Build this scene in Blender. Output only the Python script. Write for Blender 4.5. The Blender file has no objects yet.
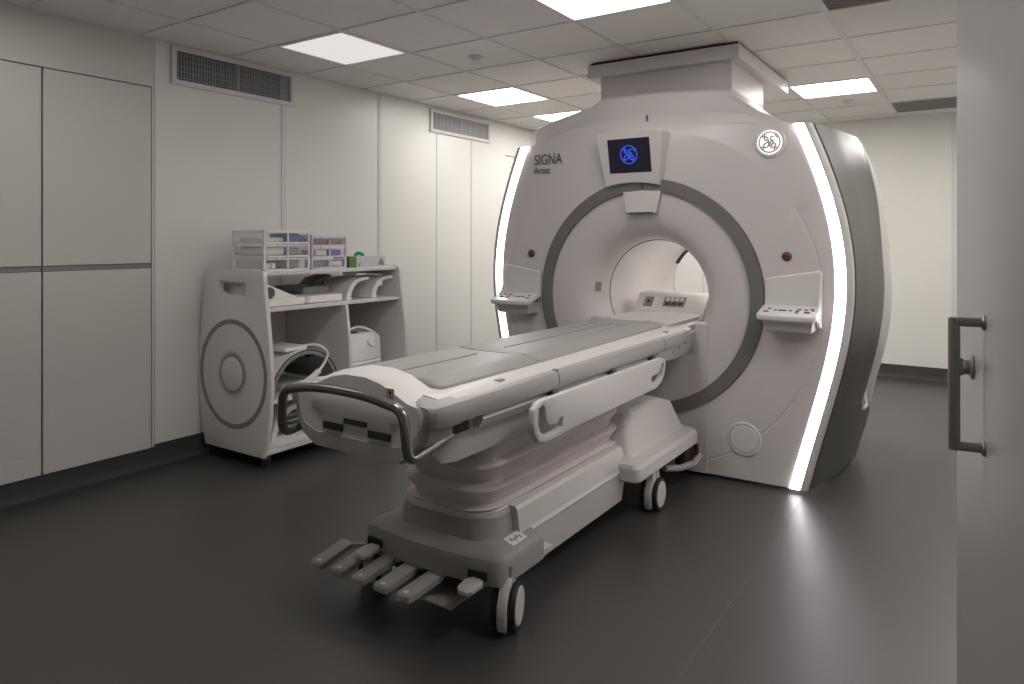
import bpy, bmesh, math, random
import numpy as np
from mathutils import Vector, Matrix
random.seed(7)
S = bpy.context.scene
C = S.collection
PI = math.pi

# ------------------------------------------------------------------ camera
CAM_H = 1.3629
cam_d = bpy.data.cameras.new('camera'); cam = bpy.data.objects.new('camera', cam_d); C.objects.link(cam)
cam.location = (0, 0, CAM_H); cam.rotation_euler = (PI/2, 0, 0.589495)
cam_d.sensor_width = 36; cam_d.lens = 36*704.8/1024
cam_d.shift_y = -(342-239.96)/1024
cam_d.clip_start = 0.02
S.camera = cam
# ------------------------------------------------------------------ world, exposure
w = bpy.data.worlds.new('world'); S.world = w; w.use_nodes = True
w.node_tree.nodes['Background'].inputs[0].default_value = (0.8, 0.8, 0.8, 1)
w.node_tree.nodes['Background'].inputs[1].default_value = 0.02
S.view_settings.view_transform = 'Standard'; S.view_settings.look = 'None'
S.view_settings.gamma = 1; S.view_settings.use_curve_mapping = False
S.view_settings.exposure = 0.0
# radiance of each ceiling panel (grid cell: strength), of the scanner's light strips and of the lamp added in its bore
LAMPS = {(-1, 0): 0.7, (2, 0): 7.0, (-1, 3): 12.0, (-1, 5): 17.0, (3, 5): 9.0, (-1, -3): 4.5, (2, -3): 19.0, (5, -1): 20.0, (5, 2): 10.0, (5, 5): 26.0, (1, 6): 30.0}  # entries after the visible panels are unseen ones added for fill light
STRIP, BORE = 9.0, 8.0

# ------------------------------------------------------------------ materials
def mat(name, col, rough=0.5, metal=0.0, var=0.04, scale=6.0, bump=0.0, bscale=200.0, emit=0.0, ecol=None, alpha=1.0, stretch=None, coat=0.0, spec=0.5):
    m = bpy.data.materials.new(name); m.use_nodes = True
    nt = m.node_tree; b = nt.nodes['Principled BSDF']
    b.inputs['Roughness'].default_value = rough; b.inputs['Metallic'].default_value = metal
    b.inputs['Alpha'].default_value = alpha; b.inputs['Coat Weight'].default_value = coat
    b.inputs['Specular IOR Level'].default_value = spec
    tc = nt.nodes.new('ShaderNodeTexCoord'); mp = nt.nodes.new('ShaderNodeMapping')
    nt.links.new(tc.outputs['Object'], mp.inputs[0])
    if stretch: mp.inputs['Scale'].default_value = stretch
    no = nt.nodes.new('ShaderNodeTexNoise'); no.inputs['Scale'].default_value = scale; no.inputs['Detail'].default_value = 4
    nt.links.new(mp.outputs[0], no.inputs['Vector'])
    mx = nt.nodes.new('ShaderNodeMix'); mx.data_type = 'RGBA'
    mx.inputs[6].default_value = (*[max(0, c*(1-var)) for c in col], 1); mx.inputs[7].default_value = (*[min(1, c*(1+var)) for c in col], 1)
    nt.links.new(no.outputs[0], mx.inputs[0]); nt.links.new(mx.outputs[2], b.inputs['Base Color'])
    if bump:
        n2 = nt.nodes.new('ShaderNodeTexNoise'); n2.inputs['Scale'].default_value = bscale; n2.inputs['Detail'].default_value = 2
        nt.links.new(mp.outputs[0], n2.inputs['Vector'])
        bp = nt.nodes.new('ShaderNodeBump'); bp.inputs['Strength'].default_value = bump; bp.inputs['Distance'].default_value = 0.002
        nt.links.new(n2.outputs[0], bp.inputs['Height']); nt.links.new(bp.outputs[0], b.inputs['Normal'])
    if emit:
        b.inputs['Emission Color'].default_value = (*(ecol or col), 1); b.inputs['Emission Strength'].default_value = emit
    return m
M = {}
M['wall'] = mat('wall_panel', (0.74, 0.725, 0.69), 0.33, var=0.015, scale=2, bump=0.03, bscale=60)
M['cab'] = mat('cabinet_laminate', (0.61, 0.585, 0.55), 0.42, var=0.02, scale=3, bump=0.03, bscale=90)
M['ceil'] = mat('ceiling_tile', (0.84, 0.81, 0.785), 0.95, var=0.05, scale=40, bump=0.5, bscale=420)
M['bar'] = mat('ceiling_grid', (0.72, 0.70, 0.68), 0.5, var=0.01)
M['floor'] = mat('floor_vinyl', (0.049, 0.045, 0.042), 0.40, var=0.35, scale=230, bump=0.14, bscale=420, spec=0.9)
M['base'] = mat('baseboard_vinyl', (0.055, 0.052, 0.050), 0.7, var=0.1, scale=80, spec=0.25)
M['seam'] = mat('weld_seam', (0.11, 0.107, 0.10), 0.5, var=0.05)
M['white'] = mat('scanner_plastic', (0.64, 0.595, 0.585), 0.34, var=0.012, scale=2)
M['shell'] = mat('scanner_plastic_pale', (0.68, 0.65, 0.635), 0.36, var=0.012, scale=2)
M['band'] = mat('ring_band_grey', (0.17, 0.165, 0.16), 0.42, var=0.04, scale=8)
M['steel'] = mat('brushed_steel', (0.21, 0.203, 0.195), 0.38, metal=0.9, var=0.06, scale=3, stretch=(60, 60, 1))
M['strip'] = mat('light_strip', (1, 0.97, 1.0), 0.4, var=0, emit=STRIP, ecol=(1, 0.93, 0.955))
M['added_bore_lamp'] = mat('added_bore_lamp', (0.9, 0.89, 0.87), 0.6, var=0, emit=BORE, ecol=(1, 0.97, 0.93))
M['twhite'] = mat('table_plastic', (0.66, 0.625, 0.605), 0.36, var=0.015, scale=3)
M['tgrey'] = mat('table_grey_plastic', (0.34, 0.325, 0.31), 0.42, var=0.03, scale=5)
M['trail'] = mat('table_rail_grey', (0.40, 0.382, 0.365), 0.4, var=0.02, scale=4)
M['mattress'] = mat('mattress_vinyl', (0.33, 0.315, 0.30), 0.45, var=0.03, scale=12, bump=0.08, bscale=300)
M['bellows'] = mat('bellows_rubber', (0.68, 0.615, 0.61), 0.5, var=0.03, scale=8)
M['chrome'] = mat('handle_metal', (0.27, 0.26, 0.245), 0.27, metal=0.95, var=0.04, scale=20)
M['black'] = mat('black_rubber', (0.012, 0.012, 0.012), 0.55, var=0.1)
M['dark'] = mat('dark_recess', (0.03, 0.029, 0.028), 0.7, var=0.1)
M['dgrey'] = mat('dark_grey_plastic', (0.09, 0.088, 0.085), 0.5, var=0.06)
M['mgrey'] = mat('mid_grey_plastic', (0.25, 0.245, 0.24), 0.5, var=0.05)
M['text'] = mat('grey_lettering', (0.10, 0.10, 0.105), 0.5, var=0)
M['screen'] = mat('black_screen', (0.012, 0.011, 0.016), 0.18, var=0, emit=0.012, ecol=(0.6, 0.5, 1))
M['blue'] = mat('screen_blue', (0.02, 0.06, 0.5), 0.4, var=0, emit=0.6, ecol=(0.04, 0.12, 0.85))
M['badge'] = mat('badge_light', (0.9, 0.88, 0.9), 0.4, var=0, emit=0.75, ecol=(1, 0.96, 1))
M['badgeg'] = mat('badge_mark', (0.33, 0.30, 0.33), 0.5, var=0)
M['red'] = mat('red_button', (0.12, 0.016, 0.016), 0.4, var=0.05)
M['cart'] = mat('cart_laminate', (0.70, 0.675, 0.65), 0.4, var=0.02, scale=4)
M['coil'] = mat('coil_white_plastic', (0.82, 0.80, 0.78), 0.42, var=0.03, scale=9)
M['vent'] = mat('vent_frame', (0.66, 0.64, 0.63), 0.45, var=0.02)
M['slat'] = mat('vent_slat', (0.30, 0.29, 0.325), 0.5, var=0.04)
M['clear'] = mat('clear_plastic', (0.80, 0.79, 0.80), 0.15, var=0.02, alpha=0.10)
M['lilac'] = mat('lilac_plastic', (0.66, 0.64, 0.74), 0.4, var=0.02)
M['bluepk'] = mat('blue_packet', (0.05, 0.085, 0.38), 0.5, var=0.2, scale=40)
M['brown'] = mat('brown_packet', (0.25, 0.14, 0.11), 0.6, var=0.3, scale=60)
M['paper'] = mat('white_paper', (0.76, 0.75, 0.73), 0.8, var=0.04, scale=30)
M['green'] = mat('green_card', (0.10, 0.22, 0.03), 0.6, var=0.35, scale=60)
M['leaf'] = mat('leaf_print', (0.16, 0.30, 0.07), 0.6, var=0.3, scale=60)
M['cardl'] = mat('pale_card', (0.60, 0.55, 0.60), 0.6, var=0.08, scale=40)
M['teal'] = mat('teal_tissue', (0.02, 0.35, 0.22), 0.7, var=0.1)
M['door'] = mat('door_laminate', (0.41, 0.40, 0.385), 0.5, var=0.015, scale=2)
M['doorh'] = mat('door_handle_metal', (0.34, 0.325, 0.305), 0.42, metal=0.9, var=0.05, scale=30)
M['dtile'] = mat('return_grille', (0.25, 0.235, 0.225), 0.7, var=0.04)

# ------------------------------------------------------------------ helpers
WL = {}
def B(): return bmesh.new()
def obj(name, bm, m, parent=None, sharp=0.6, loc=None):
    bmesh.ops.remove_doubles(bm, verts=bm.verts, dist=1e-5)
    bmesh.ops.recalc_face_normals(bm, faces=bm.faces)
    for f in bm.faces: f.smooth = True
    for e in bm.edges:
        if len(e.link_faces) == 2 and e.calc_face_angle(0) > sharp: e.smooth = False
    off = WL.get(parent.name, Vector((0, 0, 0))) if parent else Vector((0, 0, 0))
    cen = Vector(loc) if loc is not None else None
    if cen is None and not parent:
        xs = [v.co for v in bm.verts]
        cen = Vector(((min(v.x for v in xs)+max(v.x for v in xs))/2, (min(v.y for v in xs)+max(v.y for v in xs))/2, min(v.z for v in xs)))
    if cen is None: cen = off
    for v in bm.verts: v.co -= cen
    me = bpy.data.meshes.new(name); bm.to_mesh(me); bm.free()
    o = bpy.data.objects.new(name, me); C.objects.link(o)
    o.data.materials.append(M[m] if isinstance(m, str) else m)
    o.location = cen - off
    if parent: o.parent = parent
    WL[o.name] = cen
    return o
def tag(o, label, cat, group=None):
    o['label'] = label; o['category'] = cat
    if group: o['group'] = group
    return o
def thing(name, label, cat, loc, group=None):
    o = bpy.data.objects.new(name, None); C.objects.link(o); o.location = loc; WL[o.name] = Vector(loc)
    o.empty_display_size = 0.1
    return tag(o, label, cat, group)
def struct(name, bm, m, parent=None, label=None):
    o = obj(name, bm, m, parent)
    o['kind'] = 'structure'
    if label: o['label'] = label
    return o
def box(bm, x0, x1, y0, y1, z0, z1, bev=0.0, seg=2, mtx=None):
    v = [bm.verts.new((x, y, z)) for x in (x0, x1) for y in (y0, y1) for z in (z0, z1)]
    idx = [(0, 1, 3, 2), (4, 6, 7, 5), (0, 4, 5, 1), (2, 3, 7, 6), (0, 2, 6, 4), (1, 5, 7, 3)]
    fs = [bm.faces.new([v[i] for i in q]) for q in idx]
    vs = v
    if bev > 0:
        es = list({e for f in fs for e in f.edges})
        r = bmesh.ops.bevel(bm, geom=es, offset=bev, segments=seg, affect='EDGES', profile=0.5)
        vs = list({x for f in r['faces'] for x in f.verts} | {x for x in v if x.is_valid})
    if mtx is not None:
        for x in vs: x.co = mtx @ x.co
    return bm
def P3(axis, a, b, t):
    return {'x': (t, a, b), 'y': (a, t, b), 'z': (a, b, t)}[axis]
def prism(bm, pts, axis, t0, t1, holes=(), bev=0.0):
    """polygon (with optional holes) extruded along an axis"""
    loops = [pts] + list(holes)
    if not holes and bev == 0:
        a = [bm.verts.new(P3(axis, p[0], p[1], t0)) for p in pts]
        b = [bm.verts.new(P3(axis, p[0], p[1], t1)) for p in pts]
        bm.faces.new(a); bm.faces.new(b[::-1]); n = len(pts)
        for i in range(n): bm.faces.new((a[i], b[i], b[(i+1) % n], a[(i+1) % n]))
        return bm
    t = bmesh.new(); es = []
    for lp in loops:
        vs = [t.verts.new(P3(axis, p[0], p[1], t0)) for p in lp]
        for i in range(len(vs)): es.append(t.edges.new((vs[i], vs[(i+1) % len(vs)])))
    if holes: bmesh.ops.triangle_fill(t, use_beauty=True, use_dissolve=False, edges=es)
    else: t.faces.new(list(t.verts))
    g = bmesh.ops.extrude_face_region(t, geom=list(t.faces))
    d = Vector(P3(axis, 0, 0, t1-t0))
    for e in g['geom']:
        if isinstance(e, bmesh.types.BMVert): e.co += d
    bmesh.ops.recalc_face_normals(t, faces=t.faces)
    if bev > 0:
        be = [e for e in t.edges if len(e.link_faces) == 2 and e.calc_face_angle(0) > 0.7 and abs((e.verts[0].co-e.verts[1].co).normalized().dot(Vector(P3(axis, 0, 0, 1)))) < 0.5]
        bmesh.ops.bevel(t, geom=be, offset=bev, segments=2, affect='EDGES', profile=0.5)
    me = bpy.data.meshes.new('tmp'); t.to_mesh(me); t.free(); bm.from_mesh(me); bpy.data.meshes.remove(me)
    return bm
def loft(bm, rings, close=True, cap0=True, cap1=True):
    R = [[bm.verts.new(p) for p in r] for r in rings]; n = len(R[0])
    for a, b in zip(R, R[1:]):
        for i in range(n if close else n-1):
            bm.faces.new((a[i], a[(i+1) % n], b[(i+1) % n], b[i]))
    if close and cap0: bm.faces.new(R[0][::-1])
    if close and cap1: bm.faces.new(R[-1])
    return bm
def tube(bm, pts, r, n=10, closed=False, rx=None):
    pts = [Vector(p) for p in pts]; N = len(pts); rings = []; up = None
    for i, p in enumerate(pts):
        a = pts[(i-1) % N] if closed or i > 0 else p; b = pts[(i+1) % N] if closed or i < N-1 else p
        t = (b-a).normalized()
        if up is None:
            up = Vector((0, 0, 1)) if abs(t.z) < 0.9 else Vector((1, 0, 0))
        u = (up - t*up.dot(t)).normalized(); v = t.cross(u); up = u
        rr = r[i] if isinstance(r, (list, tuple)) else r
        rings.append([p + u*math.cos(2*PI*k/n)*rr + v*math.sin(2*PI*k/n)*(rx or rr) for k in range(n)])
    if closed:
        rings.append(rings[0]); loft(bm, rings, True, False, False)
    else: loft(bm, rings)
    return bm
def lathe(bm, prof, cen, axis='z', n=24, cap=True):
    rings = []
    for r, h in prof:
        ring = []
        for k in range(n):
            a = 2*PI*k/n; u, v = math.cos(a)*r, math.sin(a)*r
            p = {'z': (u, v, h), 'y': (u, h, v), 'x': (h, u, v)}[axis]
            ring.append(Vector(p)+Vector(cen))
        rings.append(ring)
    return loft(bm, rings, True, cap, cap)
def bez(pts, n=8):
    """Catmull-Rom through points"""
    P = [Vector(p) for p in pts]; out = []
    for i in range(len(P)-1):
        p0 = P[max(i-1, 0)]; p1 = P[i]; p2 = P[i+1]; p3 = P[min(i+2, len(P)-1)]
        for k in range(n):
            t = k/n
            out.append(0.5*((2*p1)+(p2-p0)*t+(2*p0-5*p1+4*p2-p3)*t*t+(3*p1-p0-3*p2+p3)*t**3))
    out.append(P[-1]); return out
def rrect(cx, cy, hx, hy, r, n=6):
    o = []
    for sx, sy, a0 in ((1, 1, 0), (-1, 1, PI/2), (-1, -1, PI), (1, -1, 3*PI/2)):
        for k in range(n+1):
            a = a0+PI/2*k/n
            o.append((cx+sx*(hx-r)+r*math.cos(a), cy+sy*(hy-r)+r*math.sin(a)))
    return o
def text_mesh(name, txt, size, mtx, m, parent, ext=0.0015, spacing=1.0):
    cu = bpy.data.curves.new(name, 'FONT'); cu.body = txt; cu.size = size; cu.extrude = ext; cu.space_character = spacing
    t = bpy.data.objects.new(name, cu); C.objects.link(t)
    dg = bpy.context.evaluated_depsgraph_get(); me = bpy.data.meshes.new_from_object(t.evaluated_get(dg))
    bpy.data.objects.remove(t); bpy.data.curves.remove(cu)
    bm = B(); bm.from_mesh(me); bpy.data.meshes.remove(me)
    for v in bm.verts: v.co = mtx @ v.co
    return obj(name, bm, m, parent, loc=None)

# ================================================================== ROOM
XW, XR, Y0, Y1, ZC = -4.165, 1.05, -1.7, 7.92, 2.578
bm = B(); box(bm, XW-0.1, XR+0.1, Y0-0.1, Y1+0.1, -0.12, 0); floor = struct('floor', bm, 'floor')
for sx in (-0.79,):                                    # welded joints between the vinyl sheets
    bm = B(); box(bm, sx-0.002, sx+0.002, Y0, Y1, -0.002, 0.0006); obj('weld_seam', bm, 'seam', floor)
bm = B(); box(bm, XW-0.12, XW, Y0-0.1, Y1+0.1, 0, ZC+0.2); wall_l = struct('wall_left', bm, 'wall')
bm = B(); box(bm, XW-0.1, XR+0.1, Y1, Y1+0.12, 0, ZC+0.2); wall_b = struct('wall_back', bm, 'wall')
bm = B(); box(bm, XR, XR+0.12, Y0-0.1, Y1+0.1, 0, ZC+0.2); wall_r = struct('wall_right', bm, 'wall')
bm = B(); box(bm, XW-0.1, XR+0.1, Y0-0.12, Y0, 0, ZC+0.2); wall_f = struct('wall_front', bm, 'wall')
bm = B(); box(bm, 0.10, XR, 1.06, 1.18, 0, ZC); wall_p = struct('wall_partition', bm, 'wall')
# wall panels of the left wall: each a thin sheet with a cover strip over the joint
def wall_sheet(y0, y1, z0=0.13, z1=ZC-0.002):
    bm = B(); box(bm, XW, XW+0.006, y0, y1, z0, z1); obj('wall_panel', bm, 'wall', wall_l)
ys = [2.335, 3.281, 4.244, 4.976, 5.506, 6.6, Y1-0.01]
for a, b in zip(ys, ys[1:]): wall_sheet(a+0.004, b-0.004)
for y, wd in ((3.281, 0.022), (4.244, 0.020), (4.976, 0.006), (5.506, 0.010), (6.6, 0.01)):
    bm = B(); box(bm, XW+0.004, XW+0.011, y-wd, y+wd, 0.13, ZC-0.002, 0.002, 1); obj('joint_strip', bm, 'vent', wall_l)
for x in (-0.24, -1.45, -2.66):
    bm = B(); box(bm, x-0.012, x+0.012, Y1-0.008, Y1, 0.13, ZC-0.002, 0.002, 1); obj('joint_strip', bm, 'vent', wall_b)
bm = B(); box(bm, XW, XW+0.012, 6.10, 6.45, 2.243, 2.252); obj('rail_strip', bm, 'mgrey', wall_l)
# coved baseboards
def cove(name, p0, p1, nrm):
    prof = [(0.0, 0.13), (0.006, 0.13), (0.008, 0.05), (0.014, 0.025), (0.03, 0.006), (0.05, 0.001), (0.0, 0.001)]
    bm = B(); rings = []
    for p in (p0, p1): rings.append([(p[0]+nrm[0]*a, p[1]+nrm[1]*a, z) for a, z in prof])
    loft(bm, rings); return struct(name, bm, 'base')
cove('baseboard_left', (XW, Y0), (XW, Y1), (1, 0)); cove('baseboard_back', (XW, Y1), (XR, Y1), (0, -1))
cove('baseboard_right', (XR, 1.18), (XR, Y1), (-1, 0)); cove('baseboard_front', (XW, Y0), (XR, Y0), (0, 1))

# ---- ceiling: slab, grid, tiles
bm = B(); box(bm, XW-0.1, XR+0.1, Y0-0.1, Y1+0.1, ZC+0.09, ZC+0.2); ceil = struct('ceiling', bm, 'ceil')
GX, GY, T = -3.0964, 2.8453, 0.6
GRILLES = {(4, 1), (4, 7), (5, 7)}
tile_mesh = {}
i0, i1 = math.floor((XW-GX)/T), math.ceil((XR-GX)/T); j0, j1 = math.floor((Y0-GY)/T), math.ceil((Y1-GY)/T)
for i in range(i0, i1):
    for j in range(j0, j1):
        if (i, j) in LAMPS or (i, j) in GRILLES: continue
        xa, xb = max(GX+i*T, XW), min(GX+(i+1)*T, XR); ya, yb = max(GY+j*T, Y0), min(GY+(j+1)*T, Y1)
        if xb-xa < 0.03 or yb-ya < 0.03: continue
        key = (round(xb-xa, 3), round(yb-ya, 3))
        if key not in tile_mesh:
            bm = B(); box(bm, -(xb-xa)/2+0.004, (xb-xa)/2-0.004, -(yb-ya)/2+0.004, (yb-ya)/2-0.004, 0, 0.018, 0.003, 1)
            me = bpy.data.meshes.new('ceiling_tile'); bm.to_mesh(me); bm.free(); me.materials.append(M['ceil']); tile_mesh[key] = me
        o = bpy.data.objects.new('ceiling_tile', tile_mesh[key]); C.objects.link(o); o.parent = ceil
        o.location = Vector(((xa+xb)/2, (ya+yb)/2, ZC+0.003)) - WL[ceil.name]
for i in range(i0+1, i1):
    x = GX+i*T; bm = B(); wd = 0.009 if i != 4 else 0.016
    box(bm, x-wd, x+wd, Y0, Y1, ZC-0.003, ZC+0.012); obj('grid_bar', bm, 'bar', ceil)
for j in range(j0+1, j1):
    y = GY+j*T; bm = B(); box(bm, XW, XR, y-0.007, y+0.007, ZC-0.0025, ZC+0.011); obj('grid_bar', bm, 'bar', ceil)
for nm, a in (('edge_trim', (XW, XW+0.02, Y0, Y1)), ('edge_trim', (XW, XR, Y1-0.02, Y1)), ('edge_trim', (XR-0.02, XR, Y0, Y1))):
    bm = B(); box(bm, a[0], a[1], a[2], a[3], ZC-0.004, ZC+0.004); obj(nm, bm, 'bar', ceil)

LLAB = {(-1, 0): 'square ceiling light panel nearest the long wall grille', (2, 0): 'ceiling light panel cut off by the top of the picture, above the table',
        (-1, 3): 'square ceiling light panel close to the small far wall grille', (-1, 5): 'farthest ceiling light panel, half hidden behind the scanner',
        (3, 5): 'bright ceiling light panel on the right behind the scanner', (-1, -3): 'unseen ceiling light panel added as fill behind the viewer on the cabinet side', (1, 6): 'unseen ceiling light panel added behind the scanner top to brighten the back', (2, -3): 'unseen ceiling light panel added as fill behind the viewer near the door',
        (5, -1): 'unseen ceiling light panel added as fill above the open door leaf', (5, 2): 'added fill light panel hidden by the door, beside the scanner front', (5, 5): 'added fill light panel hidden by the door, beside the scanner rear'}
for (i, j), z in LAMPS.items():  # also builds the out-of-view panels added to brighten the room
    x, y = GX+(i+0.5)*T, GY+(j+0.5)*T
    t = thing('ceiling_light', LLAB[(i, j)], 'ceiling light', (x, y, ZC-0.004), 'ceiling light panels')
    bm = B(); h = T/2-0.008
    prism(bm, [(x-h, y-h), (x+h, y-h), (x+h, y+h), (x-h, y+h)], 'z', ZC-0.004, ZC+0.05, holes=[[(x-h+.016, y-h+.016), (x+h-.016, y-h+.016), (x+h-.016, y+h-.016), (x-h+.016, y+h-.016)]])
    obj('frame', bm, 'bar', t)
    bm = B(); box(bm, x-h+.016, x+h-.016, y-h+.016, y+h-.016, ZC+0.001, ZC+0.008); obj('diffuser', bm, mat('lamp_diffuser', (0.9, 0.88, 0.86) if z > 1 else (0.25, 0.245, 0.24), 0.6, var=0, emit=z, ecol=(1, 0.972, 0.94)), t)
for (i, j) in sorted(GRILLES):
    x, y = GX+(i+0.5)*T, GY+(j+0.5)*T
    x1 = min(x+T/2, XR)
    t = thing('ceiling_grille', {(4, 1): 'dark square return grille in the ceiling at the top edge of the picture', (4, 7): 'dark return grille in the far ceiling by the back wall', (5, 7): 'dark return grille beside another one in the far ceiling corner'}[(i, j)], 'grille', (x, y, ZC-0.002), 'dark ceiling grilles')
    bm = B(); box(bm, x-T/2+.01, x1-.01, y-T/2+.01, y+T/2-.01, ZC+0.012, ZC+0.02); obj('backing', bm, 'dtile', t)
    for k in range(14):
        yy = y-T/2+0.03+k*0.0415
        bm = B(); box(bm, x-T/2+.01, x1-.01, yy-0.012, yy+0.012, ZC-0.001, ZC+0.011); obj('slat', bm, 'dtile', t)
for n, (x, y) in enumerate(((-2.80, 3.757), (-0.984, 6.755))):
    t = thing('smoke_detector', ('white round detector on the ceiling tile left of the scanner', 'white round detector on the ceiling behind the bright right light panel')[n], 'detector', (x, y, ZC-0.022), 'ceiling detectors')
    bm = B(); lathe(bm, [(0.044, ZC+0.003), (0.046, ZC-0.008), (0.040, ZC-0.014)], (x, y, 0), 'z'); obj('base_ring', bm, 'bar', t)
    bm = B(); lathe(bm, [(0.033, ZC-0.012), (0.030, ZC-0.021), (0.012, ZC-0.024)], (x, y, 0), 'z'); obj('sensor_cap', bm, 'vent', t)

# ---- wall vents
def wall_vent(y0, y1, z0, z1, ns, label, slm, step_mid=True):
    x = XW+0.006
    t = thing('wall_grille', label, 'grille', (x, (y0+y1)/2, z0), 'ventilation grilles on the long wall')
    f = 0.032
    bm = B(); prism(bm, [(y0, z0), (y1, z0), (y1, z1), (y0, z1)], 'x', x, x+0.016, holes=[[(y0+f, z0+f), (y1-f, z0+f), (y1-f, z1-f), (y0+f, z1-f)]], bev=0.003); obj('frame', bm, 'vent', t)
    bm = B(); box(bm, x, x+0.002, y0+f, y1-f, z0+f, z1-f); obj('backing', bm, 'dark', t)
    for k in range(ns):
        yy = y0+f+(k+0.5)*(y1-y0-2*f)/ns
        bm = B(); box(bm, x+0.004, x+0.013, yy-0.0045, yy+0.0045, z0+f, z1-f); obj('slat', bm, slm, t)
    for k in range(5):
        zz = z0+f+(k+0.5)*(z1-z0-2*f)/5
        bm = B(); box(bm, x+0.003, x+0.007, y0+f, y1-f, zz-0.003, zz+0.003); obj('cross_slat', bm, slm, t)
    bm = B(); box(bm, x+0.003, x+0.015, (y0+y1)/2-0.008, (y0+y1)/2+0.008, z0+f, z1-f); obj('mullion', bm, slm, t)
M['slat2'] = mat('vent_slat_pale', (0.42, 0.42, 0.43), 0.5, var=0.03)
wall_vent(2.438, 3.368, 2.325, 2.568, 44, 'long white-framed ventilation grille with dark slats near the tall cabinets', 'slat')
wall_vent(4.878, 5.808, 2.340, 2.555, 44, 'white-framed ventilation grille with pale slats farther along the wall', 'slat2')

# ---- tall flush cabinets along the left wall
xf = XW+0.004
cabs = [(0.54, 1.125, 'tall flush wall cabinet beyond the left edge of the picture'), (1.131, 1.718, 'tall flush grey wall cabinet cut by the left edge of the picture'), (1.727, 2.312, 'tall flush grey wall cabinet next to the long wall grille')]
for y0, y1, lab in cabs:
    t = thing('wall_cabinet', lab, 'cabinet', (XW, (y0+y1)/2, 0.115), 'tall wall cabinets')
    bm = B(); box(bm, XW, xf, y0-0.003, y1+0.003, 0.118, 2.283); obj('carcass', bm, 'dgrey', t)
    bm = B(); box(bm, xf, xf+0.010, y0, y1, 0.115, 1.193, 0.002, 1); obj('lower_door', bm, 'cab', t)
    bm = B(); box(bm, xf, xf+0.010, y0, y1, 1.224, 2.277, 0.002, 1); obj('upper_door', bm, 'cab', t)
    bm = B(); box(bm, xf-0.002, xf+0.003, y0, y1, 1.196, 1.221); obj('finger_rail', bm, 'mgrey', t)
bm = B(); box(bm, XW, xf+0.010, Y0, 2.318, 2.283, ZC-0.003, 0.001, 1); struct('trim_1', bm, 'cab')
bm = B(); box(bm, XW, xf+0.009, Y0, 0.53, 0.118, 2.283, 0.001, 1); struct('trim_2', bm, 'cab')
bm = B(); box(bm, XW, xf+0.010, 2.3165, 2.331, 0.118, ZC-0.003, 0.001, 1); struct('trim_3', bm, 'cab')

# ---- door standing open at the right of the picture
dA, dB = Vector((-0.0595, 2.235, 0)), Vector((0.085, 1.21, 0))       # free edge, hinge edge (room-side face)
du = (dB-dA).normalized(); dn = Vector((-du.y, du.x, 0))
if dn.x > 0: dn = -dn
DM = Matrix(((du.x, dn.x, 0, dA.x), (du.y, dn.y, 0, dA.y), (0, 0, 1, 0), (0, 0, 0, 1)))   # local x along the leaf, y out of its face
L = (dB-dA).length
bm = B(); box(bm, 0, L, -0.045, 0, 0.012, 2.12, 0.0025, 2, DM); door = struct('door_1', bm, 'door', label='grey door leaf standing open beside the viewer')
bm = B(); box(bm, -0.004, 0.0, -0.040, -0.006, 0.012, 2.12, 0.001, 1, DM); obj('edge_seal', bm, 'dgrey', door)
def dloc(u, v, z): return DM @ Vector((u, v, z))
hu = 0.448; r = 0.0115
bm = B()
tube(bm, [dloc(hu, 0.056, z) for z in (0.914, 1.0, 1.1, 1.196)], r, 16)
hb = obj('pull_handle', bm, 'doorh', door)
for z in (0.922, 1.188):
    bm = B(); tube(bm, [dloc(hu, v, z) for v in (0.002, 0.02, 0.04, 0.062)], 0.0100, 16); obj('handle_post', bm, 'doorh', hb)
    bm = B(); tube(bm, [dloc(hu, v, z) for v in (0.0, 0.003, 0.006, 0.008)], [0.0165, 0.0165, 0.0145, 0.011], 18); obj('rose', bm, 'doorh', hb)
bm = B(); tube(bm, [dloc(0.29, v, 1.068) for v in (0.0, 0.004, 0.007, 0.009, 0.018, 0.022)], [0.028, 0.028, 0.025, 0.017, 0.017, 0.013], 20); kn = obj('lock_rose', bm, 'doorh', door)
bm = B(); box(bm, 0.286, 0.294, 0.020, 0.036, 1.048, 1.088, 0.002, 1, DM); obj('thumb_turn', bm, 'doorh', kn)
bm = B()
for z in (0.25, 1.05, 1.85): tube(bm, [dloc(L+0.006, -0.02, z-0.05), dloc(L+0.006, -0.02, z+0.05)], 0.008, 10)
obj('hinge', bm, 'doorh', door)

# ================================================================== SCANNER
XC, FY, RZ = -1.70, 4.0, 1.022
XR_ = -1.717                                               # centre of ring and bore
scan = thing('mri_scanner', 'large white ring-shaped scanner with steel sides and two glowing light strips', 'scanner', (XC, 4.75, 0))
zt = np.array([0, .237, .514, .811, 1.05, 1.26, 1.494, 1.735, 2.0]); wt = np.array([.822, .883, .958, 1.022, 1.055, 1.047, 1.012, .943, .842])
wpoly = np.polyfit(zt, wt, 6)
def W(z): return float(np.polyval(wpoly, min(max(z, 0), 2.02)))
def strip_w(z): return 0.054
ZB, ZT = 0.02, 1.99
zs = list(np.linspace(ZB, ZT, 44))
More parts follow.
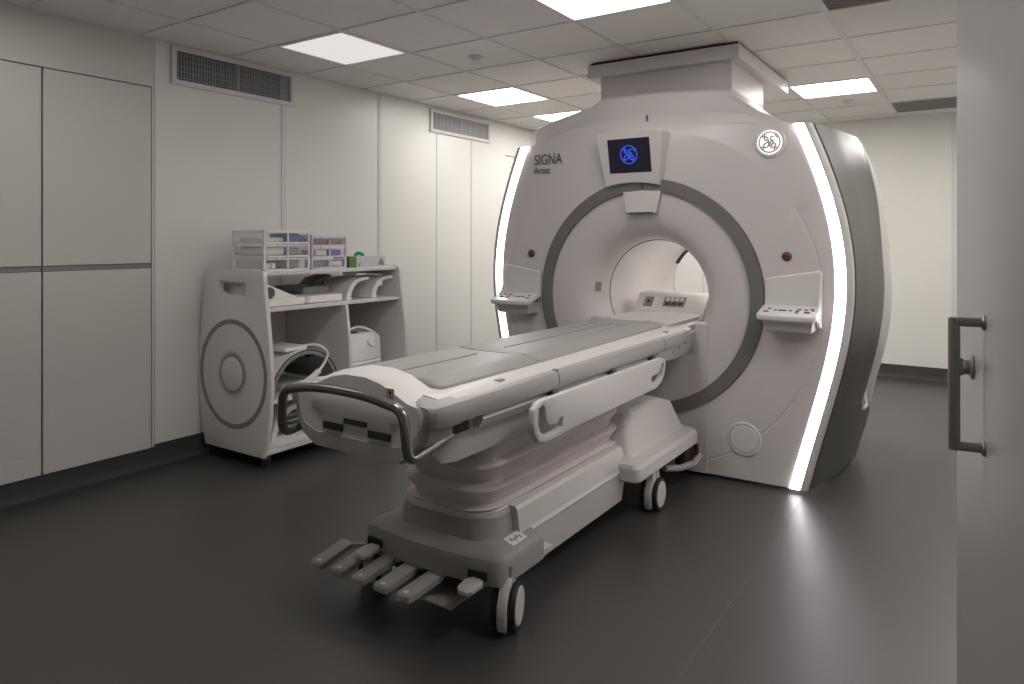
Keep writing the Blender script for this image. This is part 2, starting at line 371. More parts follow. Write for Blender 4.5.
# front fascia: polar sheet between ring and light strips
def arch(x):  # top edge of the fascia
    a = min(abs(x)/0.845, 1); return 1.99+0.145*(1-a**2.2)
outl = [(W(z), z) for z in zs]
outl += [(0.845*math.cos(t), arch(0.845*math.cos(t))) for t in np.linspace(0, PI, 33)[1:-1]]
outl += [(-W(z), z) for z in zs[::-1]]
outl += [(x, ZB) for x in np.linspace(-W(ZB), W(ZB), 34)[1:-1]]
R0 = 0.705
def facY(x, z, r):
    y = FY
    if z > 1.93: y += (z-1.93)**1.6*0.9
    if r > 1.004: y += (r-1.004)*0.03
    return y
rings = []
lev = [0.0, 0.3, 0.6, 0.9, 0.96, 1.0]
for (x, z) in outl:
    dx, dz = x, z-RZ; ro = math.hypot(dx, dz); a = math.degrees(math.atan2(dz, abs(dx)))
    groove = ro > 1.03 and -78 < a < 30
    rs = [R0, 0.78, 0.9, 0.994, 0.998, 1.002, 1.006, ro] if ro > 1.03 else [R0+(ro-R0)*k/7 for k in range(8)]
    row = []
    for k, rr in enumerate(rs):
        px, pz = dx/ro*rr, RZ+dz/ro*rr
        y = facY(px, pz, rr)
        if groove and k in (4, 5): y += 0.003
        row.append((XC+px, y, pz))
    rings.append(row)
rings.append(rings[0])
bm = B(); loft(bm, rings, close=False); obj('front_fascia', bm, 'white', scan, sharp=0.5)
# light strips and edge trims, steel side panels, rear covers
def soff(Y, z):
    ys_ = [4.0, 4.18, 4.4, 4.55, 4.7, 4.9, 5.2, 5.5]; hi = [0, .045, .085, .103, .108, .092, .02, -.12]; lo = [0, .045, .085, .103, .112, .122, .04, -.10]
    k = min(max((z-0.25)/0.3, 0), 1)
    t = min(max((z-1.25)/0.7, 0), 1); e = 0.075*t*t*(3-2*t)*min(max((Y-4.0)/0.42, 0), 1)
    return float(np.interp(Y, ys_, lo))*(1-k)+float(np.interp(Y, ys_, hi))*k+e
def topz(Y): return float(np.interp(Y, [4.0, 4.2, 4.45, 4.6, 4.75, 5.0, 5.5], [1.99, 1.975, 1.945, 1.915, 1.86, 1.78, 1.65]))
for sx in (1, -1):
    rows = []
    for z in zs:
        a = W(z); rows.append([(XC+sx*(a-0.001), FY+0.012, z), (XC+sx*(a+0.002), FY+0.001, z), (XC+sx*(a+0.027), FY-0.003, z), (XC+sx*(a+0.052), FY+0.001, z), (XC+sx*(a+0.055), FY+0.012, z)])
    bm = B(); loft(bm, rows, close=False); obj('light_strip', bm, 'strip', scan)
    rows = []
    for z in zs:
        a = W(z)+0.055; rows.append([(XC+sx*(a), FY+0.02, z), (XC+sx*(a), FY-0.001, z), (XC+sx*(a+0.018), FY+0.001, z), (XC+sx*(a+0.031), FY+0.010, z), (XC+sx*(a+0.037), FY+0.026, z), (XC+sx*(a+0.038), FY+0.04, z)])
    bm = B(); loft(bm, rows, close=False); obj('edge_trim', bm, 'shell', scan)
    # steel panel: wide at the foot, narrower above
    rows = []
    for z in zs:
        k = min(max((z-0.36)/0.06, 0), 1); yb = 4.93*(1-k)+4.46*k
        row = []
        for q in np.linspace(0, 1, 12):
            Y = 4.032+(yb-4.032)*q; zz = ZB+(z-ZB)*(topz(Y)-ZB)/(ZT-ZB)
            row.append((XC+sx*(W(z)+0.088+soff(Y, z)+0.003), Y, zz))
        row.append((row[-1][0]-sx*0.012, row[-1][1]+0.002, row[-1][2]))
        row.insert(0, (row[0][0]-sx*0.012, row[0][1]-0.0, row[0][2])); rows.append(row)
    bm = B(); loft(bm, rows, close=False); obj('steel_side_panel', bm, 'steel', scan)
    # rear side cover
    rows = []
    for z in np.linspace(0.40, ZT, 36):
        row = []
        for q in np.linspace(0, 1, 14):
            Y = 4.464+(5.5-4.464)*q; zz = ZB+(z-ZB)*(topz(Y)-ZB)/(ZT-ZB)
            row.append((XC+sx*(W(z)+0.088+soff(Y, z)), Y, zz))
        row.insert(0, (row[0][0]-sx*0.012, row[0][1], row[0][2])); rows.append(row)
    bm = B(); loft(bm, rows, close=False); obj('rear_side_cover', bm, 'shell', scan)
    rows = []
    for z in np.linspace(ZB, 0.43, 8):
        rows.append([(XC+sx*(W(z)+0.055+soff(Y, z)), Y, z) for Y in np.linspace(4.3, 5.5, 14)])
    bm = B(); loft(bm, rows, close=False); obj('base_cover', bm, 'tgrey', scan)
    hz = 0.44; hx = XC+sx*(W(hz)+0.088+soff(4.52, hz))
    bm = B(); tube(bm, [(hx-sx*0.01, 4.50, hz+0.16), (hx+sx*0.008, 4.49, hz+0.13), (hx+sx*0.010, 4.49, hz+0.02), (hx+sx*0.02, 4.47, hz-0.02), (hx+sx*0.012, 4.42, hz-0.03)], 0.010, 8); obj('panel_latch', bm, 'shell', scan)
# top shell
rows = []
for Y in list(np.linspace(4.03, 5.5, 16)):
    a = W(ZT)+0.088+soff(Y, 1.9); row = []
    for q in np.linspace(-1, 1, 25): row.append((XC+q*a, Y, topz(Y)+0.12*max(0, 1-abs(q)**2.5)*min(1, 0.4+(Y-4.0))))
    rows.append(row)
bm = B(); loft(bm, rows, close=False); obj('top_shell', bm, 'shell', scan)
# raised cover on top
def KX(u, Y):
    r_ = (u-512)/704.8; c_, s_ = math.cos(0.589495), math.sin(0.589495); return (c_*r_-s_)/(s_*r_+c_)*Y
tc_out = [(-0.80, 1.90), (-0.845, 1.98), (-0.845, 2.105), (-0.835, 2.125), (-0.70, 2.165), (-0.55, 2.20), (-0.42, 2.228), (-0.36, 2.262), (-0.345, 2.272), (-0.15, 2.276), (0.08, 2.272), (0.30, 2.257), (0.475, 2.242), (0.49, 2.235), (0.495, 2.20), (0.535, 2.155), (0.60, 2.115), (0.69, 2.07), (0.78, 2.02), (0.80, 1.90)]
rings = []
for Y, sc, dz in ((4.075, 0.985, -0.02), (4.085, 0.995, -0.008), (4.105, 1.0, 0.0), (4.5, 1.0, 0.0), (5.2, 0.97, -0.01), (5.45, 0.93, -0.05)):
    rings.append([(XC+x*sc, Y, z+dz if z > 1.95 else z) for x, z in tc_out])
bm = B(); loft(bm, rings); obj('top_cover', bm, 'white', scan, sharp=0.35)
# back cap with bore opening
ro_ = []
zsb = list(np.linspace(ZB, 1.65, 30))
ob = [(W(z)+0.088+soff(5.5, z), z) for z in zsb] + [(x, 1.65+0.12*(1-(x/0.9)**2)) for x in np.linspace(0.8, -0.8, 15)] + [(-(W(z)+0.088+soff(5.5, z)), z) for z in zsb[::-1]] + [(x, ZB) for x in np.linspace(-0.7, 0.7, 14)]
for x, z in ob:
    d = math.hypot(x, z-RZ); ro_.append([(XC+x, 5.5, z), (XC+x/d*0.5, 5.52, RZ+(z-RZ)/d*0.5), (XC+x/d*0.41, 5.48, RZ+(z-RZ)/d*0.41), (XC+x/d*0.352, 5.40, RZ+(z-RZ)/d*0.352)])
ro_.append(ro_[0]); bm = B(); loft(bm, ro_, close=False); obj('rear_fascia', bm, 'shell', scan)
# grey ring band in three arcs
def arc_band(a0, a1, r0, r1, y0, y1, name, m, parent, n=60):
    bm = B(); rings = []
    for k in range(n+1):
        a = math.radians(a0+(a1-a0)*k/n); c, s = math.cos(a), math.sin(a)
        rings.append([(XR_+c*r0, y0, RZ+s*r0), (XR_+c*(r0+.004), y1, RZ+s*(r0+.004)), (XR_+c*(r1-.004), y1, RZ+s*(r1-.004)), (XR_+c*r1, y0, RZ+s*r1)])
    loft(bm, rings); return obj(name, bm, m, parent)
arc_band(-54.9, 89.75, 0.636, 0.716, 4.02, 3.984, 'ring_band', 'band', scan)
arc_band(90.25, 234.9, 0.636, 0.716, 4.02, 3.984, 'ring_band', 'band', scan)
arc_band(235.3, 304.7, 0.636, 0.716, 4.02, 3.976, 'ring_band', 'band', scan, 30)
# funnel and bore
bm = B(); prof = [(0.642, 4.004), (0.60, 4.003), (0.54, 4.005), (0.48, 4.011), (0.44, 4.024), (0.405, 4.05), (0.376, 4.09), (0.357, 4.14), (0.347, 4.20), (0.344, 4.25)]
lathe(bm, [(r_, y_) for r_, y_ in prof], (XR_, 0, RZ), 'y', 96, False); obj('funnel', bm, 'white', scan)
bm = B(); lathe(bm, [(0.340, 4.25), (0.340, 4.4), (0.340, 4.8), (0.340, 5.2), (0.340, 5.40)], (XR_, 0, RZ), 'y', 80, False); obj('bore_liner', bm, 'shell', scan)
bm = B(); lathe(bm, [(0.345, 4.248), (0.3405, 4.248), (0.3405, 4.252), (0.345, 4.252)], (XR_, 0, RZ), 'y', 80, False); obj('bore_seam', bm, 'dgrey', scan)
bm = B(); rings = []
for k in range(21):
    a = math.radians(100+k*2.6); rings.append([(XR_+math.cos(a)*r_, y_, RZ+math.sin(a)*r_) for r_, y_ in ((0.339, 5.33), (0.329, 5.34), (0.329, 5.39), (0.339, 5.40))])
loft(bm, rings); obj('bore_dark_strip', bm, 'dark', scan)  # dark arc at the rear end of the bore, gives no light
bm = B(); loft(bm, [[(XR_-math.cos(a)*(r_-d), y_, RZ+math.sin(a)*(r_-d)) for a in (0.02, 0.07, 0.13, 0.19)]+[(XR_-math.cos(a)*(r2-d), y2, RZ+math.sin(a)*(r2-d)) for a in (0.19, 0.13, 0.07, 0.02)] for r_, y_, r2, y2, d in ((0.374, 4.094, 0.357, 4.14, -0.004), (0.374, 4.094, 0.357, 4.14, 0.003))]); obj('speaker_patch', bm, 'mgrey', scan)
for (x, z) in ((0.0, 1.555),):
    bm = B(); lathe(bm, [(0.006, 4.01), (0.006, 3.998)], (XC+x, 0, z), 'y', 12); obj('sensor_dot', bm, 'dgrey', scan)
# dock cover below the bore
pts = [(XC-0.378, 0.02), (XC+0.378, 0.02), (XC+0.378, 0.845), (XC+0.368, 0.87), (XC+0.345, 0.88), (XC+0.31, 0.88), (XC+0.30, 0.70), (XC-0.30, 0.70), (XC-0.31, 0.88), (XC-0.345, 0.88), (XC-0.368, 0.87), (XC-0.378, 0.845)]
bm = B(); prism(bm, pts, 'y', 3.990, 4.06); obj('dock_cover', bm, 'white', scan)
bm = B(); rings = []
for Y in (4.45, 5.25):                     # unseen lamp added along the bore ceiling to brighten the liner
    rings.append([(XR_+math.cos(math.radians(a))*r_, Y, RZ+math.sin(math.radians(a))*r_) for a, r_ in ((38, 0.339), (38, 0.331), (46, 0.331), (54, 0.331), (54, 0.339))])
loft(bm, rings); obj('added_bore_lamp', bm, 'added_bore_lamp', scan)
# flap below screen
bm = B(); fz0, fz1 = 1.535, 1.66
rings = [[(XC-0.147, 3.996, 1.668), (XC+0.105, 3.996, 1.668), (XC+0.078, 3.99, 1.525), (XC-0.115, 3.99, 1.525)],
         [(XC-0.145, 3.985, 1.666), (XC+0.103, 3.985, 1.666), (XC+0.076, 3.968, 1.528), (XC-0.113, 3.968, 1.528)]]
loft(bm, rings); fl = obj('flap', bm, 'white', scan)
bm = B(); box(bm, XC-0.095, XC+0.058, 3.964, 3.972, 1.521, 1.531, 0.002, 1); obj('flap_slot', bm, 'dgrey', fl)
# screen housing
sxc = -1.776; fy = 3.93
def hood(z): return 0.178+0.040*(z-1.69)/0.326
zz = [1.695, 1.71, 1.78, 1.90, 1.99, 2.012, 2.02]
front = [(sxc-hood(1.70), 1.688)] + [(sxc-hood(z), z) for z in (1.71, 1.98)] + [(sxc-hood(2.0)+0.004, 2.004), (sxc-hood(2.02)+0.02, 2.016), (sxc, 2.022), (sxc+hood(2.02)-0.02, 2.016), (sxc+hood(2.0)-0.004, 2.004)] + [(sxc+hood(z), z) for z in (1.98, 1.71)] + [(sxc+hood(1.70), 1.688)] + [(sxc+q*hood(1.70), 1.688+0.022*(1-q*q)) for q in (0.75, 0.5, 0.25, 0, -0.25, -0.5, -0.75)]
rings = []
for Y, sc, tilt in ((4.03, 1.01, 0), (3.95, 1.0, 0), (fy+0.008, 0.995, 0), (fy, 0.97, 0)):
    rings.append([(sxc+(x-sxc)*sc+(0.012 if Y > 4 else 0), Y-0.0, 1.855+(z-1.855)*sc) for x, z in front])
bm = B(); loft(bm, rings); hs = obj('screen_housing', bm, 'shell', scan, sharp=0.5)
bm = B(); box(bm, -1.913, -1.640, fy-0.003, fy+0.004, 1.770, 1.973, 0.002, 1); obj('screen', bm, 'screen', hs)
# monogram: ring with four waves and two curled script letters
def monogram(cx, cz, y, R, m, parent, wdt):
    def P(u, v): return (cx+u*R, y, cz+v*R)
    bm = B()
    n = 48; tube(bm, [P(math.cos(2*PI*k/n), math.sin(2*PI*k/n)) for k in range(n)], wdt, 6, True)
    for q in range(4):
        a0 = q*PI/2+0.5
        tube(bm, bez([P(0.98*math.cos(a0+t), 0.98*math.sin(a0+t)) if i % 2 == 0 else P(0.82*math.cos(a0+t), 0.82*math.sin(a0+t)) for i, t in enumerate((0.0, 0.12, 0.5))], 5), wdt*0.9, 6)
    ring = obj('emblem', bm, m, parent)
    return ring, P
def letters(cx, cz, y, R, m, parent, wdt):
    def P(u, v): return (cx+u*R, y, cz+v*R)
    bm = B()
    g = [(-0.10, 0.02), (-0.30, -0.05), (-0.52, -0.20), (-0.55, -0.42), (-0.38, -0.55), (-0.18, -0.45), (-0.08, -0.18), (-0.12, 0.20), (-0.22, 0.46), (-0.40, 0.55), (-0.52, 0.40), (-0.42, 0.22), (-0.22, 0.16)]
    e = [(0.42, 0.50), (0.24, 0.58), (0.10, 0.42), (0.18, 0.20), (0.38, 0.12), (0.12, 0.02), (0.02, -0.22), (0.12, -0.46), (0.36, -0.56), (0.56, -0.42), (0.54, -0.18), (0.34, -0.10), (0.20, -0.26), (0.30, -0.36)]
    for c in (g, e): tube(bm, bez([P(*p) for p in c], 6), wdt, 6)
    return obj('emblem_script', bm, m, parent)
def logo(cx, cz, y, R, m, parent, wdt):
    monogram(cx, cz, y, R, m, parent, wdt); letters(cx, cz, y, R, m, parent, wdt*1.15)
logo(-1.777, 1.877, fy-0.0045, 0.053, 'blue', hs, 0.0033)
for o in [hs]+[c for c in bpy.data.objects if c.parent == hs]:          # the housing leans forward at its top
    for v in o.data.vertices:
        if v.co.y+4.75 < 4.0: v.co.y -= (v.co.z-1.86)*0.20
# glowing badge
bx_, bz_ = -0.972, 1.898
bm = B(); lathe(bm, [(0.084, 4.004), (0.084, 3.992), (0.078, 3.988), (0.068, 3.988), (0.066, 3.993)], (bx_, 0, bz_), 'y', 40); bd = obj('badge', bm, 'shell', scan)
bm = B(); lathe(bm, [(0.066, 3.994), (0.066, 3.988), (0.060, 3.986)], (bx_, 0, bz_), 'y', 40); obj('badge_disc', bm, 'badge', bd)
logo(bx_, bz_, 3.9855, 0.055, 'badgeg', bd, 0.0034)
# lettering
TM = Matrix(((1, 0, 0, 0), (0, 0, -1, 0), (0, 1, 0, 0), (0, 0, 0, 1)))
text_mesh('lettering', 'SIGNA', 0.098, Matrix.Translation((-2.497, 3.9995, 1.862)) @ TM @ Matrix.Diagonal((0.76, 1, 1, 1)), 'text', scan)
text_mesh('lettering', 'Artist', 0.066, Matrix.Translation((-2.497, 3.9995, 1.802)) @ TM @ Matrix.Diagonal((0.80, 1, 1, 1)), 'text', scan)
# pin above the screen
bm = B(); box(bm, -1.703, -1.697, 4.005, 4.03, 2.085, 2.122, 0.002, 1); obj('latch_pin', bm, 'dgrey', scan)
# emergency buttons
for sx in (1, -1):
    ex, ez = XC+sx*0.816, 1.273
    bm = B(); lathe(bm, [(0.026, 4.004), (0.026, 3.996), (0.021, 3.994)], (ex, 0, ez), 'y', 24); eb = obj('emergency_button', bm, 'dgrey', scan)
    bm = B(); lathe(bm, [(0.017, 3.996), (0.017, 3.984), (0.013, 3.981)], (ex, 0, ez), 'y', 24); obj('button_cap', bm, 'red', eb)
# control panels
for sx in (1, -1):
    cx = XC+(0.845 if sx > 0 else -0.885)
    def X(u): return cx+sx*u          # u grows outward
    bm = B()
    back = [(-0.145, 0.985), (0.145, 0.985), (0.148, 1.19), (0.140, 1.20), (-0.125, 1.158), (-0.14, 1.15)]
    rings = [[(X(u), 4.004, z) for u, z in back], [(X(u), 3.990, z) for u, z in back], [(X(u*0.94), 3.984, 1.08+(z-1.08)*0.93) for u, z in back]]
    loft(bm, rings); pb = obj('control_panel', bm, 'shell', scan, sharp=0.4)
    bm = B()   # tray
    tr = rrect(0, 0, 0.150, 0.088, 0.03, 5)
    rings = []
    for zq, s_ in ((0.962, 0.97), (0.968, 1.0), (0.984, 1.0), (0.990, 0.975)):
        rings.append([(X(a*s_), 3.905+b*s_, zq-0.022+(3.905+b*s_-3.82)*0.26) for a, b in tr])
    loft(bm, rings); obj('tray', bm, 'shell', pb)
    bm = B()   # under box
    rings = []
    for zq, s_, yo in ((0.880, 0.80, 0.03), (0.885, 0.83, 0.028), (0.915, 0.86, 0.02), (0.955, 0.90, 0.01)):
        rings.append([(X(a*s_), 3.915+b*s_+yo, zq) for a, b in rrect(0, 0, 0.145, 0.080, 0.012, 3)])
    loft(bm, rings); obj('under_box', bm, 'white', pb)
    bm = B()   # side web
    prism(bm, [(4.0, 0.90), (4.0, 1.19), (3.985, 1.19), (3.975, 1.06), (3.94, 1.01), (3.86, 0.970), (3.86, 0.945), (3.92, 0.93), (3.96, 0.90)], 'x', X(0.135), X(0.148)); obj('side_web', bm, 'shell', pb)
    for (u, v, a, b) in ((-0.11, -0.025, .014, .007), (-0.10, 0.02, .010, .006), (-0.065, 0.0, .008, .008), (-0.03, 0.0, .020, .009), (0.01, 0.0, .008, .008), (0.045, -0.03, .010, .006), (0.045, -0.005, .010, .006), (0.05, 0.022, .012, .006), (0.085, 0.02, .010, .006), (0.095, -0.015, .014, .012), (0.12, 0.012, .007, .006), (0.11, 0.03, .009, .005)):
        zt_ = 0.968+(3.905+v-3.82)*0.26
        bm = B(); box(bm, X(u)-a, X(u)+a, 3.905+v-b*1.3, 3.905+v+b*1.3, zt_-0.004, zt_+0.003, 0.0015, 1); obj('button', bm, 'dgrey', pb)
# round cover low on the right
bm = B(); lathe(bm, [(0.096, 4.004), (0.096, 3.996), (0.090, 3.991), (0.080, 3.991), (0.078, 3.998)], (-1.113, 0, 0.250), 'y', 40); rc = obj('round_cover', bm, 'white', scan)
bm = B(); lathe(bm, [(0.0765, 4.002), (0.0765, 3.992), (0.072, 3.988)], (-1.113, 0, 0.250), 'y', 40); obj('round_cap', bm, 'shell', rc)
bm = B(); box(bm, XC-0.80, XC+0.80, 4.05, 5.4, 0, 0.05); obj('plinth', bm, 'black', scan)

# ---- exhaust-duct cover between scanner top and ceiling
dc = thing('duct_cover', 'white boxed duct cover between the scanner top and the ceiling', 'duct cover', (-1.752, 4.98, 2.2))
bm = B(); box(bm, -2.27, -1.235, 4.33, 5.63, 2.475, 2.562, 0.003, 1); obj('flange', bm, 'shell', dc)
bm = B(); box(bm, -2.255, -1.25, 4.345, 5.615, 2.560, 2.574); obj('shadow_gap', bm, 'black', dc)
bm = B(); box(bm, -2.20, -1.30, 4.39, 5.16, 2.18, 2.48, 0.004, 1); obj('duct_box', bm, 'white', dc)
bm = B(); box(bm, -1.306, -1.292, 4.382, 4.396, 2.19, 2.478, 0.002, 1); obj('corner_strip', bm, 'shell', dc)

# ================================================================== PATIENT TABLE
XT = -1.71
tab = thing('patient_table', 'wheeled white and grey patient table docked into the scanner bore', 'patient table', (XT, 2.7, 0))
# deck along the length
sec = [(0.0, 0.80), (0.30, 0.80), (0.318, 0.81), (0.322, 0.835), (0.315, 0.852), (0.29, 0.866), (0.24, 0.872), (0.0, 0.872)]
full = [(x, z) for x, z in sec] + [(-x, z) for x, z in sec[::-1][1:-1]]
bm = B(); loft(bm, [[(XT+x*k, Y, z) for x, z in full] for Y, k in ((1.70, 1), (2.2, 1), (2.8, 1), (3.4, 1), (3.93, 1), (3.96, 0.78), (4.6, 0.78))]); obj('deck', bm, 'twhite', tab)
# side rails, each in three lengths with a joint between
rs = [(0.305, 0.786), (0.322, 0.780), (0.338, 0.787), (0.346, 0.805), (0.346, 0.835), (0.339, 0.852), (0.325, 0.858), (0.305, 0.855)]
for sx in (1, -1):
    for ya, yb in ((1.755, 2.365), (2.372, 3.46), (3.467, 3.97)):
        rings = []
        for Y in (ya, (ya+yb)/2, yb):
            k = 1.0; dx = 0
            if Y > 3.9: dx = -0.035
            rings.append([(XT+sx*(x+dx), Y, z) for x, z in rs])
        bm = B(); loft(bm, rings); obj('side_rail', bm, 'trail', tab)
    bm = B(); box(bm, XT+sx*0.328-0.012, XT+sx*0.328+0.020*0.6, 2.362, 2.376, 0.78, 0.862, 0.002, 1); obj('rail_joint', bm, 'mgrey', tab)
    for yy in (2.05, 3.62):
        bm = B(); box(bm, XT+sx*0.285-0.012, XT+sx*0.285+0.012, yy-0.018, yy+0.018, 0.864, 0.870, 0.001, 1); obj('rail_mark', bm, 'mgrey', tab)
# mattress pads
def pad(ya, yb, ha, hb, name, zt=0.905):
    rings = []
    for Y, e in ((ya, 0.022), (ya+0.006, 0.008), (ya+0.022, 0.0), ((ya+yb)/2, 0.0), (yb-0.022, 0.0), (yb-0.006, 0.008), (yb, 0.022)):
        h = ha+(hb-ha)*(Y-ya)/(yb-ya); h -= e*0.5
        zt_ = zt-e*0.6
        rings.append([(XT-h-0.004, Y, 0.872), (XT-h, Y, 0.882), (XT-h+0.05, Y, zt_-0.004), (XT-h+0.075, Y, zt_), (XT-0.08, Y, zt_-0.005), (XT+0.08, Y, zt_-0.005), (XT+h-0.075, Y, zt_), (XT+h-0.05, Y, zt_-0.004), (XT+h, Y, 0.882), (XT+h+0.004, Y, 0.872)])
    bm = B(); loft(bm, rings); return obj(name, bm, 'mattress', tab)
p1 = pad(1.79, 2.395, 0.235, 0.235, 'mattress_pad'); p2 = pad(2.402, 3.78, 0.235, 0.205, 'mattress_pad')
for px in (-0.13, 0.0, 0.13):
    bm = B(); tube(bm, bez([(XT+px*0.9, 1.86, 0.9012), (XT+px, 2.05, 0.9012), (XT+px*1.05, 2.30, 0.9012)], 6), 0.0022, 6); obj('crease', bm, 'mgrey', p1)
    bm = B(); tube(bm, bez([(XT+px*1.05, 2.50, 0.9012), (XT+px, 2.9, 0.9012), (XT+px*0.75, 3.25, 0.9012), (XT+px*0.7, 3.55, 0.9012)], 6), 0.0022, 6); obj('crease', bm, 'mgrey', p2)
# inner bore plate and head-end port console
bm = B(); prism(bm, [(XT-0.22, 0.86), (XT+0.22, 0.86), (XT+0.23, 0.885), (XT+0.20, 0.895), (XT-0.20, 0.895), (XT-0.23, 0.885)], 'y', 3.80, 4.62); obj('cradle_plate', bm, 'twhite', tab)
con = [(4.30, 0.86), (4.36, 0.90), (4.46, 1.000), (4.48, 1.008), (4.62, 1.008), (4.64, 0.86)]
bm = B(); prism(bm, con, 'x', XT-0.235, XT+0.245, bev=0.006); cs = obj('port_console', bm, 'twhite', tab)
def slope(x0, x1, t0, t1, th, m, name, parent):
    a = Vector((0, 4.36, 0.90)); b = Vector((0, 4.46, 1.0)); d = b-a; n = Vector((0, -d.z, d.y)).normalized(); bm = B(); rings = []
    for o in (-0.002, th):
        rings.append([(x, (a+d*t+n*o).y, (a+d*t+n*o).z) for x, t in ((x0, t0), (x1, t0), (x1, t1), (x0, t1))])
    loft(bm, rings); return obj(name, bm, m, parent)
pf = slope(XT-0.20, XT-0.085, 0.02, 0.98, 0.004, 'shell', 'port_panel', cs); slope(XT-0.172, XT-0.112, 0.22, 0.78, 0.009, 'mgrey', 'port', cs); slope(XT-0.150, XT-0.134, 0.42, 0.58, 0.011, 'black', 'port_hole', cs)
slope(XT-0.04, XT+0.105, 0.30, 0.86, 0.004, 'mgrey', 'port', cs)
for k in range(4): slope(XT-0.025+k*0.032, XT-0.003+k*0.032, 0.58, 0.80, 0.009, 'shell', 'port_key', cs)
for k in range(3): slope(XT-0.022+k*0.042, XT+0.008+k*0.042, 0.36, 0.52, 0.009, 'dgrey', 'port_socket', cs)
# underside tray
rings = []
for Y, a, b, zb in ((1.74, 0.27, 0.20, 0.69), (1.79, 0.28, 0.235, 0.63), (1.84, 0.29, 0.25, 0.625), (2.6, 0.29, 0.25, 0.625), (3.3, 0.29, 0.25, 0.625), (3.85, 0.29, 0.24, 0.72)):
    rings.append([(XT-a, Y, 0.81), (XT-a, Y, 0.775), (XT-b, Y, zb), (XT+b, Y, zb), (XT+a, Y, 0.775), (XT+a, Y, 0.81)])
bm = B(); loft(bm, rings); obj('under_tray', bm, 'twhite', tab)
for sx in (1, -1):      # slanted lower fairing seen under the rail and the rail's docking end
    bm = B(); loft(bm, [[(XT+sx*0.31, Y, 0.79), (XT+sx*0.325, Y, 0.765), (XT+sx*0.305, Y, 0.735), (XT+sx*0.26, Y, 0.735), (XT+sx*0.26, Y, 0.79)] for Y in (1.90, 2.5, 3.2, 3.88)]); obj('lower_fairing', bm, 'twhite', tab)
    bm = B(); prism(bm, [(3.40, 0.735), (3.66, 0.72), (3.84, 0.735), (3.95, 0.79), (3.97, 0.84), (3.40, 0.80)], 'x', XT+sx*0.29, XT+sx*0.33, bev=0.004); obj('dock_arm', bm, 'trail', tab)
    for k in range(3):
        bm = B(); lathe(bm, [(0.006, 0), (0.006, sx*0.004)], (XT+sx*0.33, 3.60+k*0.1, 0.765+k*0.012), 'x', 10); obj('screw', bm, 'mgrey', tab)
# end cap (foot end)
capo = [(-0.200, 0.672), (-0.262, 0.70), (-0.298, 0.76), (-0.310, 0.83), (-0.296, 0.852), (-0.25, 0.862), (-0.20, 0.885), (-0.13, 0.915), (-0.05, 0.931), (0.05, 0.931), (0.13, 0.915), (0.20, 0.885), (0.25, 0.862), (0.296, 0.852), (0.310, 0.83), (0.298, 0.76), (0.262, 0.70), (0.200, 0.672)]
rings = []
for Y, s_, dz in ((1.632, 0.90, 0.0), (1.642, 0.955, 0.0), (1.66, 0.985, 0.0), (1.70, 1.0, 0.0), (1.76, 1.0, 0.0), (1.80, 0.98, -0.035)):
    rings.append([(XT+x*s_, Y, 0.80+(z-0.80)*s_+dz*(1 if z > 0.86 else 0)) for x, z in capo])
bm = B(); loft(bm, rings); cap = obj('end_cap', bm, 'twhite', tab, sharp=0.45)
# grey lower lip of the end cap
lip = [(-0.205, 0.664), (-0.272, 0.70), (-0.304, 0.755), (-0.306, 0.785), (-0.27, 0.735), (-0.20, 0.712), (0.20, 0.712), (0.27, 0.735), (0.306, 0.785), (0.304, 0.755), (0.272, 0.70), (0.205, 0.664)]
bm = B(); loft(bm, [[(XT+x*s_, Y, z) for x, z in lip] for Y, s_ in ((1.628, 0.92), (1.645, 1.0), (1.75, 1.03))]); obj('lower_lip', bm, 'trail', cap)
# front panel with steps and slots
fp = [(XT+x, z) for x, z in [(-0.205, 0.845), (-0.205, 0.80), (-0.155, 0.785), (-0.15, 0.752), (-0.05, 0.752), (-0.05, 0.775), (0.06, 0.775), (0.06, 0.752), (0.165, 0.752), (0.165, 0.785), (0.215, 0.785), (0.215, 0.845)]]
bm = B(); prism(bm, fp, 'y', 1.626, 1.64, bev=0.002); obj('face_panel', bm, 'twhite', cap)
for a, b, c, d in ((-0.145, -0.055, 0.728, 0.752), (-0.045, 0.055, 0.757, 0.775), (0.065, 0.16, 0.728, 0.752)):
    bm = B(); box(bm, XT+a, XT+b, 1.624, 1.640, c, d); obj('slot', bm, 'dark', cap)
bm = B(); box(bm, XT+0.145, XT+0.175, 1.628, 1.634, 0.866, 0.897, 0.001, 1); lb = obj('symbol_plate', bm, 'paper', cap)
bm = B(); prism(bm, [(XT+0.1470, 0.868), (XT+0.1730, 0.868), (XT+0.1730, 0.895), (XT+0.1470, 0.895)], 'y', 1.6268, 1.6285, holes=[[(XT+0.1495, 0.8705), (XT+0.1705, 0.8705), (XT+0.1705, 0.8925), (XT+0.1495, 0.8925)]])
prism(bm, [(XT+0.1570, 0.873), (XT+0.1630, 0.873), (XT+0.1630, 0.880), (XT+0.1660, 0.880), (XT+0.1640, 0.887), (XT+0.1620, 0.890), (XT+0.1580, 0.890), (XT+0.1560, 0.887), (XT+0.1540, 0.880), (XT+0.1570, 0.880)], 'y', 1.6268, 1.6285); obj('symbol', bm, 'black', lb)
